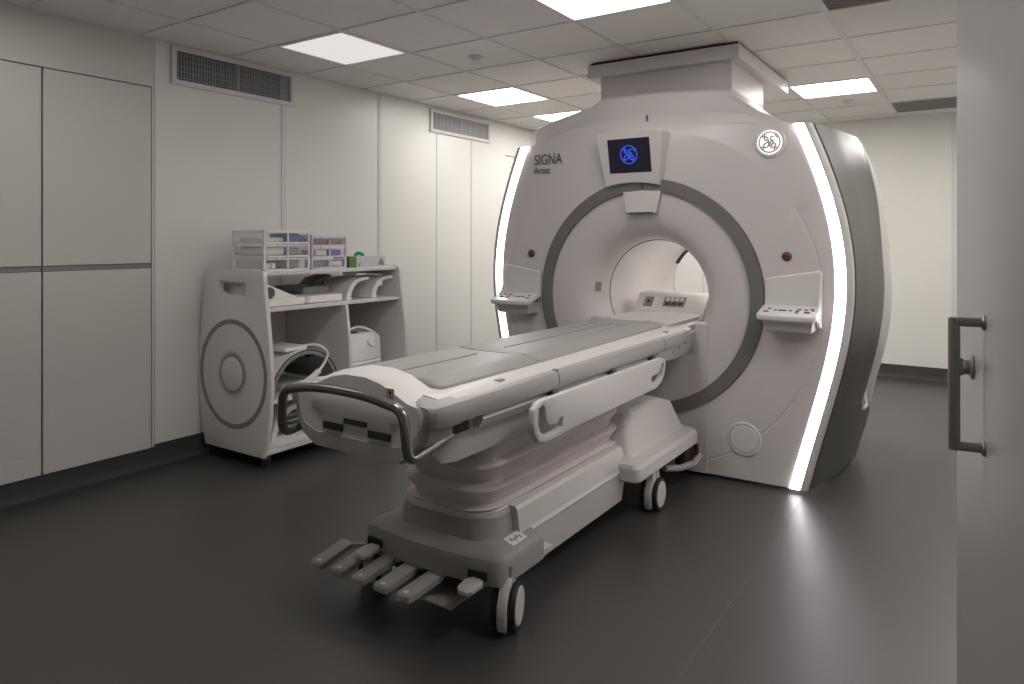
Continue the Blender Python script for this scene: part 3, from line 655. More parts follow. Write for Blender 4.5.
# white corner shoulders carrying the rails
for sx in (1, -1):
    bm = B(); rings = []
    for Y, q in ((1.638, 0.0), (1.648, 0.55), (1.668, 0.85), (1.70, 1.0), (1.76, 1.0)):
        rings.append([(XT+sx*(0.285+(x-0.285)*(0.5+0.5*q)), Y, 0.815+(z-0.815)*(0.72+0.28*q)) for x, z in ((0.24, 0.772), (0.315, 0.774), (0.337, 0.784), (0.347, 0.805), (0.347, 0.836), (0.340, 0.853), (0.32, 0.862), (0.24, 0.868))])
    loft(bm, rings); obj('corner_shoulder', bm, 'trail', cap)
# metal push handle
hw = 0.287
right = [(XT+hw-0.015, 1.86, 0.735), (XT+hw, 1.80, 0.728), (XT+hw, 1.70, 0.715), (XT+hw, 1.62, 0.706)]
def handle_path():
    base = [(hw-0.012, 1.80, 0.748), (hw, 1.75, 0.732), (hw, 1.64, 0.710)]
    c1 = [(hw, 1.600, 0.704), (hw, 1.582, 0.710), (hw-0.001, 1.570, 0.728)]
    up = [(hw-0.004, 1.566, 0.77), (hw-0.010, 1.564, 0.82)]
    c2 = [(hw-0.018, 1.563, 0.842), (hw-0.034, 1.562, 0.856), (hw-0.055, 1.562, 0.862)]
    mid = [(0.12, 1.562, 0.878), (0.0, 1.562, 0.882)]
    h = base+c1+up+c2+mid
    return [(XT+x, y, z) for x, y, z in h] + [(XT-x, y, z) for x, y, z in h[::-1][1:]]
bm = B(); tube(bm, bez(handle_path(), 5), 0.0155, 14); obj('push_handle', bm, 'chrome', tab)
for sx in (1, -1):
    bm = B(); box(bm, XT+sx*0.268-0.028, XT+sx*0.268+0.030, 1.76, 1.86, 0.735, 0.772, 0.006, 2); obj('handle_socket', bm, 'dark', tab)
# patient guard rails hanging at the sides
def rail_outline():
    return [(2.135, 0.755), (2.16, 0.775), (2.20, 0.782), (2.30, 0.779), (3.33, 0.776), (3.375, 0.765), (3.385, 0.74), (3.37, 0.69), (3.33, 0.655), (3.26, 0.635), (2.45, 0.628), (2.30, 0.622), (2.22, 0.618), (2.165, 0.633), (2.135, 0.668), (2.126, 0.71)]
hole1 = [(2.165, 0.752), (2.158, 0.71), (2.172, 0.672), (2.21, 0.648), (2.30, 0.648), (2.335, 0.655), (2.345, 0.69), (2.32, 0.69), (2.30, 0.672), (2.245, 0.677), (2.218, 0.70), (2.208, 0.752), (2.19, 0.763)]
hole2 = [(3.345, 0.752), (3.36, 0.735), (3.345, 0.69), (3.30, 0.668), (3.21, 0.664), (3.205, 0.70), (3.30, 0.705), (3.325, 0.73)]
for sx in (1, -1):
    bm = B(); prism(bm, rail_outline(), 'x', XT+sx*0.352, XT+sx*0.380, holes=[hole1, hole2], bev=0.006); gr = obj('guard_rail', bm, 'twhite', tab, sharp=0.5)
    if sx == 1: gr['label'] = 'white guard rail with hand grip at each end'
    for yy in (2.33, 2.85, 3.3):
        bm = B(); box(bm, XT+sx*0.34-0.016, XT+sx*0.34+0.014, yy-0.02, yy+0.02, 0.745, 0.79, 0.003, 1); obj('hinge_block', bm, 'dgrey', gr)
# bellows
rings = []
for z, e in ((0.350, -0.004), (0.362, 0.002), (0.370, 0.012), (0.378, -0.014), (0.405, -0.006), (0.440, 0.016), (0.450, 0.012), (0.460, -0.016), (0.490, -0.006), (0.525, 0.018), (0.535, 0.014), (0.546, -0.014), (0.575, -0.004), (0.605, 0.016), (0.614, 0.010), (0.640, -0.01)):
    rings.append([(x, y, z) for x, y in rrect(XT, 2.640, 0.205+e, 0.575+e, 0.11, 8)])
bm = B(); loft(bm, rings); obj('bellows', bm, 'bellows', tab, sharp=0.9)
# base: grey front foot (two tiers)
def bar_foot(e):   # rounded front edge bowed toward the pedals
    h = 0.332-e; o = []
    o += [(XT+h, 2.28), (XT+h, 2.12+e)]
    for k in range(6):
        a = k/5*PI/2; o.append((XT+h-0.04+0.04*math.cos(a), 2.028+e-0.04*math.sin(a)))
    for q in np.linspace(0.8, -0.8, 13): o.append((XT+q*(h-0.06)/0.8, 1.985+e-0.022*(1-(q/0.8)**2)))
    for k in range(6):
        a = PI/2-k/5*PI/2; o.append((XT-h+0.04-0.04*math.cos(a), 2.028+e-0.04*math.sin(a)))
    o += [(XT-h, 2.12+e), (XT-h, 2.28)]
    return o
bm = B(); loft(bm, [[(x, y, z) for x, y in bar_foot(e)] for z, e in ((0.155, 0.010), (0.163, 0.0), (0.228, 0.003), (0.244, 0.010), (0.253, 0.022), (0.274, 0.09))]); obj('front_foot', bm, 'tgrey', tab, sharp=0.5)
bm = B(); loft(bm, [[(x, y, z) for x, y in rrect(XT, 2.37, 0.240-e, 0.325-e, 0.11, 8)] for z, e in ((0.235, -0.012), (0.272, 0.0), (0.340, 0.012), (0.352, 0.022))]); obj('collar', bm, 'tgrey', tab, sharp=0.5)
bm = B(); loft(bm, [[(x, y, z) for x, y in rrect(XT, 2.640, 0.218-e, 0.588-e, 0.115, 8)] for z, e in ((0.340, 0.0), (0.358, 0.0), (0.363, 0.006))]); obj('bellows_ring', bm, 'twhite', tab)
LMX = Matrix.Translation((XT+0.276, 2.165, 0.2640)) @ Matrix.Rotation(math.radians(17), 4, 'Y') @ Matrix.Rotation(math.radians(0), 4, 'X')
bm = B(); box(bm, -0.024, 0.024, -0.048, 0.048, -0.003, 0.002, 0.001, 1, LMX); lb2 = obj('warning_label', bm, 'paper', tab)
for k in range(4):
    bm = B(); box(bm, -0.010+0.006*(k % 2), 0.006+0.006*(k % 2), -0.030+k*0.017, -0.020+k*0.017, 0.0018, 0.003, 0, 1, LMX); obj('label_mark', bm, 'mgrey', lb2)
# white side skirts with a fold
for sx in (1, -1):
    pr_ = [(0.20, 0.364), (0.246, 0.360), (0.256, 0.348), (0.268, 0.268), (0.275, 0.254), (0.269, 0.244), (0.250, 0.100), (0.20, 0.100)]
    bm = B(); loft(bm, [[(XT+sx*x, Y, z) for x, z in pr_] for Y in (2.21, 2.6, 3.14)]); obj('side_skirt', bm, 'twhite', tab, sharp=0.3)
    bm = B(); box(bm, XT+sx*0.29-0.03, XT+sx*0.29+0.03, 2.27, 2.36, 0.165, 0.185, 0.004, 2); obj('skirt_tab', bm, 'twhite', tab)
bm = B(); box(bm, XT-0.195, XT+0.195, 2.15, 3.3, 0.12, 0.345); obj('chassis', bm, 'dgrey', tab)
# rear docking foot
def sec4(h, ya, yb, z, r): return [(x, y, z) for x, y in rrect(XT, (ya+yb)/2, h, (yb-ya)/2, r, 4)]
bm = B(); loft(bm, [sec4(0.362, 3.08, 3.90, 0.215, 0.03), sec4(0.370, 3.07, 3.91, 0.225, 0.035), sec4(0.370, 3.07, 3.91, 0.280, 0.035), sec4(0.357, 3.08, 3.90, 0.298, 0.035), sec4(0.302, 3.13, 3.88, 0.310, 0.04), sec4(0.288, 3.15, 3.87, 0.328, 0.04), sec4(0.258, 3.20, 3.80, 0.46, 0.05), sec4(0.245, 3.22, 3.66, 0.500, 0.05), sec4(0.232, 3.24, 3.63, 0.510, 0.05)]); obj('docking_foot', bm, 'twhite', tab, sharp=0.5)
for sx in (1, -1):
    bm = B(); box(bm, XT+sx*0.30-0.03, XT+sx*0.30+0.03, 3.80, 3.97, 0.10, 0.20, 0.006, 2); obj('dock_latch', bm, 'dark', tab)
    bm = B(); tube(bm, [(XT+sx*0.28, 3.62, 0.13), (XT+sx*0.33, 3.72, 0.115), (XT+sx*0.36, 3.86, 0.11), (XT+sx*0.37, 3.93, 0.14)], 0.018, 8); obj('dock_lever', bm, 'trail', tab)
bm = B(); box(bm, XT+0.345, XT+0.365, 3.90, 3.925, 0.12, 0.205, 0.003, 1); obj('release_pin', bm, 'red', tab)
# pedals fanned out on a guard plate
for k, px in enumerate((-2.100, -1.990, -1.880, -1.770, -1.660)):
    d = (-0.020, -0.012, -0.004, 0.004, 0.012)[k]
    zf, zb = 0.132, 0.150
    rings = []
    for q, e in ((0, 0.012), (0.03, 0.003), (0.1, 0.0), (0.9, 0.0), (0.97, 0.003), (1.0, 0.01)):
        Y = 1.80+0.185*q; z = zf+(zb-zf)*q; x = px+d*q
        rings.append([(x-0.033+e, Y, z-0.012+e*0.3), (x+0.033-e, Y, z-0.012+e*0.3), (x+0.033-e, Y, z+0.008-e*0.4), (x+0.027-e, Y, z+0.012-e*0.4), (x-0.027+e, Y, z+0.012-e*0.4), (x-0.033+e, Y, z+0.008-e*0.4)])
    bm = B(); loft(bm, rings); pd = obj('pedal', bm, 'trail', tab)
    ax = XT-0.12+0.075*k
    bm = B(); loft(bm, [[(x-0.013, y, z-0.008), (x+0.013, y, z-0.008), (x+0.013, y, z+0.008), (x-0.013, y, z+0.008)] for x, y, z in ((px+d*0.9, 1.96, 0.148), (px+d+(ax-px)*0.45, 2.02, 0.156), (ax, 2.13, 0.172))]); obj('pedal_arm', bm, 'trail', pd)
    bm = B(); lathe(bm, [(0.012, 0.139), (0.012, 0.1465), (0.009, 0.147)], (px, 1.825, 0), 'z', 14); ic = obj('pedal_symbol', bm, 'paper', pd)
bm = B(); box(bm, XT-0.13, XT+0.185, 1.90, 2.2, 0.085, 0.093, 0.002, 1); obj('guard_plate', bm, 'trail', tab)
bm = B(); box(bm, XT-0.19, XT+0.19, 1.985, 2.10, 0.12, 0.16); obj('pedal_recess', bm, 'dark', tab)
for sx, lx in ((1, XT+0.245), (-1, XT-0.245)):
    bm = B(); loft(bm, [[(lx-0.036+e, y, z-0.007), (lx+0.036-e, y, z-0.007), (lx+0.036-e, y, z+0.004), (lx+0.026-e, y, z+0.007), (lx-0.026+e, y, z+0.007), (lx-0.036+e, y, z+0.004)] for y, z, e in ((1.888, 0.168, 0.02), (1.902, 0.173, 0.004), (1.95, 0.178, 0.0), (1.985, 0.180, 0.016))]); obj('brake_tab', bm, 'twhite', tab)
    bm = B(); box(bm, lx-0.042, lx+0.032, 1.9725, 2.05, 0.178, 0.206); obj('tab_slot', bm, 'black', tab)
# casters
for sx, cy in ((1, 2.055), (-1, 2.055), (1, 3.37), (-1, 3.37)):
    cx = XT+sx*0.318
    RM = Matrix.Translation((cx, cy, 0)) @ Matrix.Rotation(math.radians(19 if cy < 3 else 3), 4, 'Z') @ Matrix.Translation((-cx, -cy, 0))
    def rot(bm):
        for v in bm.verts: v.co = RM @ v.co
        return bm
    zt_ = 0.16 if cy < 3 else 0.21
    bm = B(); prism(bm, [(cy-0.03, zt_+0.02), (cy+0.03, zt_+0.02), (cy+0.055, 0.14), (cy+0.05, 0.085), (cy-0.05, 0.085), (cy-0.075, 0.02), (cy-0.09, 0.05), (cy-0.088, 0.11), (cy-0.06, 0.15)], 'x', cx-0.017, cx+0.017, bev=0.003); cs_ = obj('caster', rot(bm), 'twhite', tab)
    for ox in (-1, 1):
        bm = B(); lathe(bm, [(0.060, -0.011), (0.078, -0.010), (0.081, -0.004), (0.081, 0.004), (0.078, 0.010), (0.060, 0.011)], (cx+ox*0.032, cy, 0.081), 'x', 32); obj('tire', rot(bm), 'black', cs_)
        bm = B(); lathe(bm, [(0.062, -0.0135), (0.066, -0.010), (0.066, 0.010), (0.062, 0.0135), (0.02, 0.015)], (cx+ox*0.032, cy, 0.081), 'x', 32); obj('hub_cap', rot(bm), 'twhite', cs_)
    bm = B(); lathe(bm, [(0.018, 0.10), (0.018, zt_+0.06)], (cx, cy, 0), 'z', 14); obj('swivel_stem', bm, 'mgrey', cs_)

# ================================================================== STORAGE CART
ms = bpy.data.materials.new('printed_halo'); ms.use_nodes = True; M['shade'] = ms      # printed grey halo fading outward
nt = ms.node_tree; tcn = nt.nodes.new('ShaderNodeTexCoord'); ln = nt.nodes.new('ShaderNodeVectorMath'); ln.operation = 'LENGTH'; rp = nt.nodes.new('ShaderNodeValToRGB'); mr = nt.nodes.new('ShaderNodeMapRange')
nt.links.new(tcn.outputs['Object'], ln.inputs[0]); nt.links.new(ln.outputs['Value'], mr.inputs[0]); mr.inputs[1].default_value = 0.10; mr.inputs[2].default_value = 0.15
nt.links.new(mr.outputs[0], rp.inputs[0]); rp.color_ramp.elements[0].color = (0.13, 0.127, 0.125, 1); rp.color_ramp.elements[1].color = (0.70, 0.675, 0.65, 1)
nt.links.new(rp.outputs[0], nt.nodes['Principled BSDF'].inputs['Base Color']); nt.nodes['Principled BSDF'].inputs['Roughness'].default_value = 0.4
CYA, CYB = 2.62, 3.80
cart = thing('storage_cart', 'white rolling storage cart with ring emblem on its barrel-shaped side', 'cart', (-3.80, 3.2, 0))
xm = -3.795
def cw(z): return float(np.interp(z, [0.08, 0.2, 0.35, 0.5, 0.65, 0.8, 0.95, 1.05, 1.12], [0.285, 0.325, 0.350, 0.359, 0.353, 0.338, 0.317, 0.300, 0.293]))
zl = list(np.linspace(0.08, 1.12, 22))
side = [(xm+cw(z), z) for z in zl] + [(xm+0.292, 1.15), (xm+0.285, 1.168), (xm+0.268, 1.18), (xm-0.268, 1.18), (xm-0.285, 1.168), (xm-0.292, 1.15)] + [(xm-cw(z), z) for z in zl[::-1]]
slot = [(xm-0.15, 1.110), (xm+0.115, 1.110), (xm+0.125, 1.10), (xm+0.125, 1.035), (xm+0.115, 1.025), (xm-0.06, 1.03), (xm-0.10, 1.038), (xm-0.135, 1.06)]
for yy in (CYA, CYB-0.028):
    bm = B(); prism(bm, side, 'y', yy, yy+0.028, holes=[slot], bev=0.003); sp = obj('side_panel', bm, 'cart', cart)
    sgn = -1 if yy == CYA else 1; fy_ = yy if yy == CYA else yy+0.028
    zc_ = 0.548
    bm = B(); lathe(bm, [(0.303, fy_), (0.303, fy_+sgn*0.002), (0.333, fy_+sgn*0.002), (0.333, fy_)], (xm-0.005, 0, zc_), 'y', 72, False); obj('ring_mark', bm, 'mgrey', sp)
    bm = B(); lathe(bm, [(0.100, fy_), (0.102, fy_+sgn*0.0015), (0.118, fy_+sgn*0.0015), (0.150, fy_+sgn*0.0014), (0.152, fy_)], (xm-0.005, 0, zc_), 'y', 48, False); obj('ring_shade', bm, 'shade', sp, loc=(xm-0.005, fy_, zc_))
    bm = B(); lathe(bm, [(0.104, fy_), (0.104, fy_+sgn*0.004), (0.100, fy_+sgn*0.006)], (xm-0.005, 0, zc_), 'y', 48); obj('centre_disc', bm, 'cart', sp)
ya, yb = CYA+0.028, CYB-0.028
def shelf(z, x0, x1, a=ya, b=yb, nm='shelf', th=0.022):
    bm = B(); box(bm, x0, x1, a, b, z-th, z, 0.002, 1); return obj(nm, bm, 'cart', cart)
shelf(1.172, xm-0.285, xm+0.265, nm='top_board'); shelf(0.957, xm-0.28, xm+0.292); shelf(0.105, xm-0.27, xm+0.27, nm='bottom_board')
shelf(0.42, xm-0.28, xm+0.335, ya, 3.238); shelf(0.42, xm-0.28, xm+0.335, 3.262, yb)
dv = [(xm+cw(z)-0.004, z) for z in np.linspace(0.105, 0.935, 16)]
bm = B(); prism(bm, [(xm-0.28, 0.105)]+dv+[(xm-0.28, 0.935)], 'y', 3.239, 3.261); obj('divider', bm, 'cart', cart)
bm = B(); box(bm, xm-0.296, xm-0.284, ya, yb, 0.085, 0.94); obj('back_board', bm, 'cart', cart)
for xx in (xm-0.22, xm+0.22):
    for yy in (CYA+0.07, CYB-0.07):
        bm = B(); lathe(bm, [(0.026, -0.012), (0.033, -0.008), (0.033, 0.008), (0.026, 0.012)], (xx, yy, 0.033), 'x', 20); cs_ = obj('caster', bm, 'black', cart)
        bm = B(); box(bm, xx-0.018, xx+0.018, yy-0.02, yy+0.02, 0.05, 0.084, 0.003, 1); obj('caster_fork', bm, 'dgrey', cs_)

# ---- things on the cart
def organiser(name, label, x0, x1, y0, y1, z0, z1, nd, frame, div=None):
    t = thing(name, label, 'drawer unit', ((x0+x1)/2, (y0+y1)/2, z0))
    f = 0.015
    for (a, b) in ((x0, x0+f), (x1-f, x1)):
        for (c, d) in ((y0, y0+f), (y1-f, y1)):
            bm = B(); box(bm, a, b, c, d, z0, z1, 0.002, 1); obj('corner_post', bm, frame, t)
    dz = (z1-z0)/nd
    for k in range(nd+1):
        zz = z0+k*dz
        bm = B(); box(bm, x0, x1, y0, y1, min(zz, z1-0.011), min(zz, z1-0.011)+0.011, 0.001, 1); obj('frame_board', bm, frame, t)
    bm = B(); box(bm, x0, x0+0.004, y0+f, y1-f, z0, z1); obj('back_sheet', bm, 'clear', t)
    for k in range(nd):
        a, b = z0+k*dz+0.012, z0+(k+1)*dz-0.006
        bm = B(); box(bm, x1-0.005, x1+0.001, y0+f+.002, y1-f-.002, a, b); dr = obj('drawer', bm, 'clear', t)
        bm = B(); box(bm, x0+0.02, x1-0.006, y0+f+.002, y0+f+.004, a, b-0.01); obj('drawer_wall', bm, 'clear', dr)
        bm = B(); box(bm, x0+0.02, x1-0.006, y1-f-.004, y1-f-.002, a, b-0.01); obj('drawer_wall', bm, 'clear', dr)
        bm = B(); box(bm, x1+0.001, x1+0.008, y0+f, y1-f, b-0.008, b-0.001, 0.001, 1); obj('drawer_lip', bm, frame, dr)
        for q in (div or ()):
            yq = y0+(y1-y0)*q
            bm = B(); box(bm, x1-0.004, x1+0.004, yq-0.004, yq+0.004, a, b); obj('divider_strip', bm, frame, dr)
    return t
TZ = 1.172
organiser('drawer_unit', 'wide clear three-drawer organiser on the cart top, left end', -3.925, -3.61, 2.705, 3.055, TZ, TZ+0.25, 3, 'coil', (0.5,))
organiser('drawer_unit', 'small lilac-white clear drawer box on the cart top between organiser and green box', -3.87, -3.62, 3.075, 3.38, TZ, TZ+0.222, 3, 'lilac', (0.5,))
def item(name, label, cat, bm, m, group=None): return tag(obj(name, bm, m), label, cat, group)
def packet(x0, x1, y0, y1, z0, z1, seed):
    rnd = random.Random(seed); bm = B(); box(bm, x0, x1, y0, y1, z0, z1, min(x1-x0, y1-y0, z1-z0)*0.28, 3)
    for v in bm.verts: v.co += Vector((rnd.uniform(-.003, .003), rnd.uniform(-.003, .003), 0))
    return bm
d1 = 0.25/3
item('packet', 'blue packet in the top drawer of the wide organiser', 'packet', packet(-3.80, -3.625, 2.885, 2.99, TZ+2*d1+0.013, TZ+2*d1+0.066, 1), 'bluepk')
item('packet', 'smaller blue packet beside the post in the top drawer', 'packet', packet(-3.78, -3.63, 2.995, 3.035, TZ+2*d1+0.013, TZ+2*d1+0.045, 8), 'bluepk')
item('packet', 'flat white packet in the top drawer of the wide organiser', 'packet', packet(-3.88, -3.64, 2.73, 2.87, TZ+2*d1+0.013, TZ+2*d1+0.040, 2), 'paper')
item('packet', 'folded white cloth in the middle drawer, left half', 'cloth', packet(-3.88, -3.63, 2.73, 2.87, TZ+d1+0.013, TZ+d1+0.064, 3), 'paper')
item('packet', 'grey-blue packet in the middle drawer, right half', 'packet', packet(-3.85, -3.63, 2.89, 2.99, TZ+d1+0.013, TZ+d1+0.06, 4), 'slat')
for k, y in enumerate((2.745, 2.79)):
    bm = B(); lathe(bm, [(0.017, TZ+0.013), (0.019, TZ+0.02), (0.019, TZ+0.042), (0.016, TZ+0.048)], (-3.645, y, 0), 'z', 16)
    item('bottle_cap', ('white tub in the bottom drawer, nearer the left post', 'white tub in the bottom drawer, second from the left post')[k], 'tub', bm, 'paper', 'white tubs in the organiser')
item('packet', 'grey packet in the bottom drawer of the wide organiser', 'packet', packet(-3.85, -3.64, 2.89, 2.97, TZ+0.013, TZ+0.06, 5), 'mgrey')
bm = B(); lathe(bm, [(0.024, TZ+0.013), (0.026, TZ+0.03), (0.026, TZ+0.062), (0.02, TZ+0.07)], (-3.65, 3.012, 0), 'z', 18); item('paper_roll', 'white roll at the right end of the bottom drawer', 'roll', bm, 'paper')
d2 = 0.222/3
for k, (q, y0, y1, m, lab) in enumerate(((2, 3.095, 3.215, 'brown', 'brown packets in the top left compartment of the small drawer box'), (2, 3.24, 3.36, 'brown', 'brown packets in the top right compartment of the small drawer box'), (1, 3.12, 3.215, 'paper', 'white packet in the middle row of the small drawer box'), (1, 3.235, 3.34, 'bluepk', 'blue packet in the middle row of the small drawer box'), (0, 3.10, 3.20, 'mgrey', 'grey packet in the bottom left of the small drawer box'), (0, 3.25, 3.35, 'paper', 'white packet in the bottom right of the small drawer box'))):
    item('packet', lab, 'packet', packet(-3.78, -3.63, y0, y1, TZ+q*d2+0.013, TZ+q*d2+0.052, 20+k), m)
# glove / tissue box
gb = thing('tissue_box', 'green and pale tissue box with leaf print at the right end of the cart top', 'tissue box', (-3.70, 3.585, TZ))
bm = B(); box(bm, -3.78, -3.622, 3.405, 3.755, TZ, TZ+0.078, 0.002, 1); gbo = obj('carton', bm, 'cardl', gb)
bm = B(); box(bm, -3.781, -3.621, 3.4035, 3.409, TZ+0.001, TZ+0.077); obj('green_end', bm, 'green', gbo)
bm = B(); box(bm, -3.6225, -3.6205, 3.405, 3.47, TZ+0.001, TZ+0.077); obj('green_wrap', bm, 'green', gbo)
for k, (y, h, l) in enumerate(((3.49, 0.03, 0.4), (3.69, 0.045, 0.2), (3.715, 0.062, 0.0), (3.738, 0.045, -0.3))):
    bm = B(); prism(bm, [(y-0.002, TZ+0.006), (y+0.008+l*0.03, TZ+0.006+h*0.5), (y+l*0.05, TZ+0.006+h), (y-0.010+l*0.03, TZ+0.006+h*0.5)], 'x', -3.6225, -3.6205); obj('leaf_mark', bm, 'leaf', gbo)
bm = B(); pts = bez([(-3.72, 3.55, TZ+0.076), (-3.71, 3.565, TZ+0.096), (-3.69, 3.59, TZ+0.090), (-3.70, 3.61, TZ+0.076)], 5); tube(bm, pts, 0.012, 8); obj('tissue', bm, 'teal', gb)
# coils and supports on the upper shelf
SZ = 0.957
def tray(name, label, x0, x1, y0, y1, h, wedge=0):
    t = thing(name, label, 'coil tray', ((x0+x1)/2, (y0+y1)/2, SZ))
    bm = B(); loft(bm, [[(x, y, z) for x, y in rrect((x0+x1)/2, (y0+y1)/2, (x1-x0)/2-e, (y1-y0)/2-e, 0.03, 4)] for z, e in ((SZ, 0.012), (SZ+0.008, 0.0), (SZ+h-0.006, 0.0), (SZ+h, 0.006))]); obj('body', bm, 'coil', t)
    if wedge:
        bm = B(); prism(bm, [(y0+0.01, SZ+h-0.004), (y1-0.02, SZ+h-0.004), (y1-0.06, SZ+h+0.01), (y0+0.05, SZ+h+wedge), (y0+0.01, SZ+h+wedge)], 'x', x0+0.04, x1-0.05, bev=0.004); obj('wedge_back', bm, 'coil', t)
        bm = B(); lathe(bm, [(0.035, 0), (0.035, 0.01)], (x1-0.05, y0+0.055, SZ+h+0.035), 'x', 20); obj('socket', bm, 'dgrey', t)
    return t
tray('coil_tray', 'white wedge-backed coil tray at the left of the upper cart shelf', -4.02, -3.54, 2.67, 2.97, 0.05, 0.085)
tray('coil_tray', 'flat white coil tray in the middle of the upper cart shelf', -4.0, -3.55, 2.985, 3.29, 0.05)
bm = B(); box(bm, -3.98, -3.68, 3.06, 3.28, SZ+0.05, SZ+0.10, 0.012, 2); item('foam_pad', 'grey foam pad lying on the flat coil tray', 'pad', bm, 'mgrey')
bm = B(); prism(bm, [(3.30, SZ), (3.30, SZ+0.09), (3.36, SZ+0.14), (3.46, SZ+0.16), (3.46, SZ+0.145), (3.40, SZ+0.12), (3.36, SZ)], 'x', -4.03, -3.86, bev=0.004); item('headrest_pad', 'grey curved pad behind the white arch supports', 'pad', bm, 'mgrey')
for k, (yo, xo) in enumerate(((0.0, 0.0), (0.235, 0.0))):
    t = thing('arch_support', ('white curved arch support on the upper shelf, left one', 'white curved arch support on the upper shelf by the far side panel')[k], 'coil support', (-3.7, 3.39+yo, SZ), 'white arch supports on the upper shelf')
    outer = bez([(3.32+yo, SZ, 0), (3.335+yo, SZ+0.06, 0), (3.375+yo, SZ+0.115, 0), (3.44+yo, SZ+0.142, 0), (3.53+yo, SZ+0.150, 0)], 6); inner = bez([(3.53+yo, SZ+0.132, 0), (3.45+yo, SZ+0.122, 0), (3.40+yo, SZ+0.095, 0), (3.37+yo, SZ+0.05, 0), (3.36+yo, SZ, 0)], 6)
    bm = B(); prism(bm, [(p.x, p.y) for p in outer]+[(p.x, p.y) for p in inner], 'x', -3.84, -3.56); obj('arch', bm, 'coil', t)
    bm = B(); box(bm, -3.85, -3.555, 3.315+yo, 3.372+yo, SZ, SZ+0.014, 0.003, 1); obj('foot', bm, 'coil', t)
# wrap coil in the left compartment
LZ = 0.42
wc = thing('wrap_coil', 'white arched body coil with dark lining in the left cart compartment', 'coil', (-3.75, 2.96, LZ))
def arch_shell(cx0, cx1, cy, cz, ry, rz, th, a0, a1, taper=0.0):
    bm = B(); rings = []; n = 26
    for k in range(n+1):
        a = math.radians(a0+(a1-a0)*k/n); c, s = math.cos(a), math.sin(a)
        rings.append([(cx0, cy+c*(ry-taper), cz+s*(rz-taper)), (cx1, cy+c*ry, cz+s*rz), (cx1, cy+c*(ry-th), cz+s*(rz-th)), (cx0, cy+c*(ry-th-taper), cz+s*(rz-th-taper))])
    return loft(bm, rings)
obj('outer_shell', arch_shell(-4.02, -3.52, 2.945, LZ, 0.265, 0.255, 0.014, 8, 172, 0.01), 'coil', wc)
obj('lining', arch_shell(-4.01, -3.514, 2.945, LZ, 0.25, 0.24, 0.012, 8, 172, 0.01), 'mgrey', wc)
for a in (115, 95, 75):
    c, s = math.cos(math.radians(a)), math.sin(math.radians(a))
    bm = B(); box(bm, -3.62, -3.53, 2.945+c*0.225-0.02, 2.945+c*0.225+0.02, LZ+s*0.215-0.006, LZ+s*0.215+0.010, 0.003, 1); obj('lining_pad', bm, 'black', wc)
bm = B(); tube(bm, [(-3.516, 2.945+math.cos(math.radians(a))*0.262, LZ+math.sin(math.radians(a))*0.252) for a in range(8, 173, 6)], 0.005, 8); obj('rim', bm, 'dgrey', wc)
bm = B(); box(bm, -3.80, -3.56, 2.82, 2.99, LZ+0.25, LZ+0.278, 0.008, 2); obj('connector_block', bm, 'coil', wc)
bm = B(); tube(bm, bez([(-3.60, 2.97, LZ+0.27), (-3.53, 3.04, LZ+0.275), (-3.50, 3.10, LZ+0.22), (-3.50, 3.06, LZ+0.14), (-3.50, 2.97, LZ+0.08), (-3.50, 2.86, LZ+0.035), (-3.51, 2.78, LZ+0.02)], 8), 0.009, 10); obj('cable', bm, 'coil', wc)
bm = B(); tube(bm, [(-3.497, 3.03, LZ+0.115), (-3.497, 2.98, LZ+0.085), (-3.499, 2.90, LZ+0.05)], 0.019, 10); obj('cable_sleeve', bm, 'coil', wc)
bm = B(); box(bm, -3.82, -3.53, 2.84, 3.07, LZ, LZ+0.035, 0.012, 2); item('coil_pad', 'flat white pad lying under the arched body coil', 'pad', bm, 'coil')
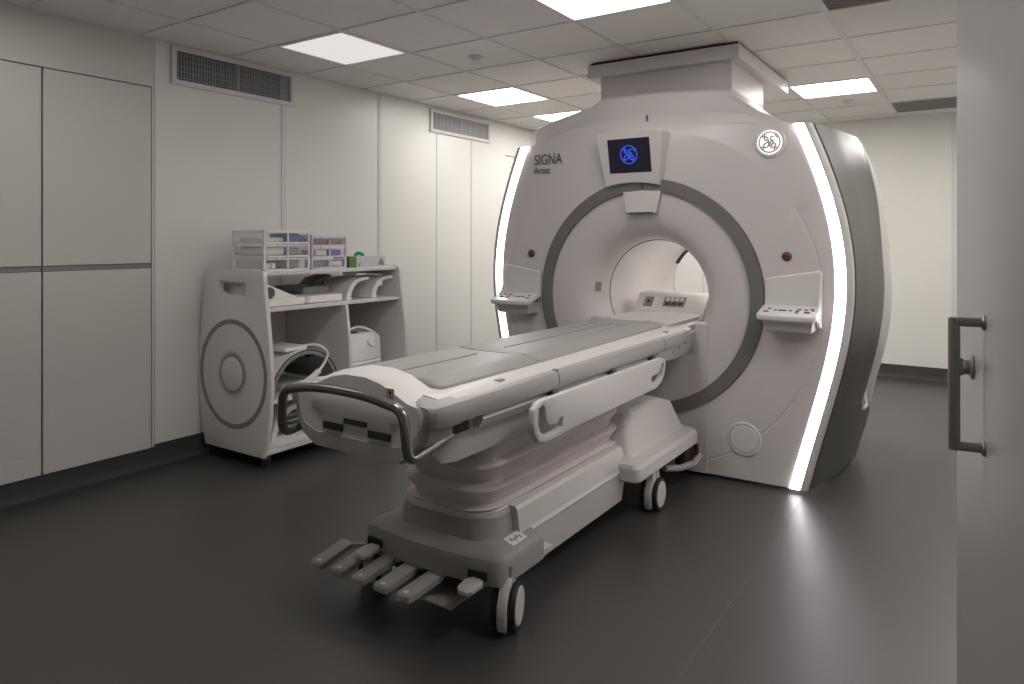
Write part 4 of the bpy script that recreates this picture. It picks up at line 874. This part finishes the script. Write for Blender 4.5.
# boxed coil in the right compartment
bc = thing('box_coil', 'white boxy coil with handle and curled cable in the right cart compartment', 'coil', (-3.72, 3.47, LZ))
bm = B(); loft(bm, [[(x, y, z) for x, y in rrect(-3.715, 3.465, 0.175-e, 0.18-e, 0.025, 4)] for z, e in ((LZ, 0.015), (LZ+0.01, 0.002), (LZ+0.10, 0.0), (LZ+0.108, 0.006))]); obj('lower_half', bm, 'coil', bc)
bm = B(); loft(bm, [[(x, y, z) for x, y in rrect(-3.715, 3.465, 0.175-e, 0.18-e, 0.025, 4)] for z, e in ((LZ+0.108, 0.008), (LZ+0.116, 0.002), (LZ+0.265, 0.008), (LZ+0.295, 0.03), (LZ+0.30, 0.05))]); obj('upper_half', bm, 'coil', bc)
bm = B(); tube(bm, bez([(-3.64, 3.36, LZ+0.285), (-3.63, 3.42, LZ+0.325), (-3.62, 3.50, LZ+0.335), (-3.58, 3.575, LZ+0.30), (-3.545, 3.585, LZ+0.24), (-3.545, 3.555, LZ+0.205), (-3.545, 3.515, LZ+0.23), (-3.57, 3.51, LZ+0.285)], 7), 0.010, 10); obj('cable', bm, 'coil', bc)
bm = B(); tube(bm, bez([(-3.555, 3.35, LZ+0.098), (-3.540, 3.39, LZ+0.094), (-3.536, 3.46, LZ+0.094), (-3.540, 3.53, LZ+0.096), (-3.555, 3.57, LZ+0.10)], 6), 0.007, 8); obj('handle', bm, 'coil', bc)
bm = B(); box(bm, -3.70, -3.60, 3.42, 3.47, LZ+0.288, LZ+0.308, 0.004, 1); obj('plug', bm, 'dgrey', bc)
bm = B(); box(bm, -3.56, -3.54, 3.745, 3.768, LZ, LZ+0.05, 0.004, 1); item('clip', 'small dark clip standing by the far side panel of the cart', 'clip', bm, 'dgrey')
# lower compartment coils
hc = thing('knee_coil', 'white open ring coil on the bottom board of the cart', 'coil', (-3.75, 2.93, 0.105))
obj('ring_shell', arch_shell(-3.95, -3.55, 2.93, 0.135, 0.22, 0.22, 0.035, -5, 185), 'coil', hc)
bm = B(); box(bm, -3.97, -3.545, 2.68, 3.17, 0.105, 0.15, 0.014, 2); obj('base', bm, 'coil', hc)
for z in (0.20, 0.235, 0.27):
    bm = B(); box(bm, -3.62, -3.56, 2.85, 3.02, z, z+0.018, 0.004, 1); obj('inner_pad', bm, 'mgrey', hc)
bm = B(); loft(bm, [[(x, y, z) for x, y in rrect(-3.74, 3.5, 0.17-e, 0.2-e, 0.05, 4)] for z, e in ((0.105, 0.02), (0.115, 0.0), (0.22, 0.0), (0.25, 0.04))]); item('foot_coil', 'low white rounded coil on the bottom board behind the table', 'coil', bm, 'coil')
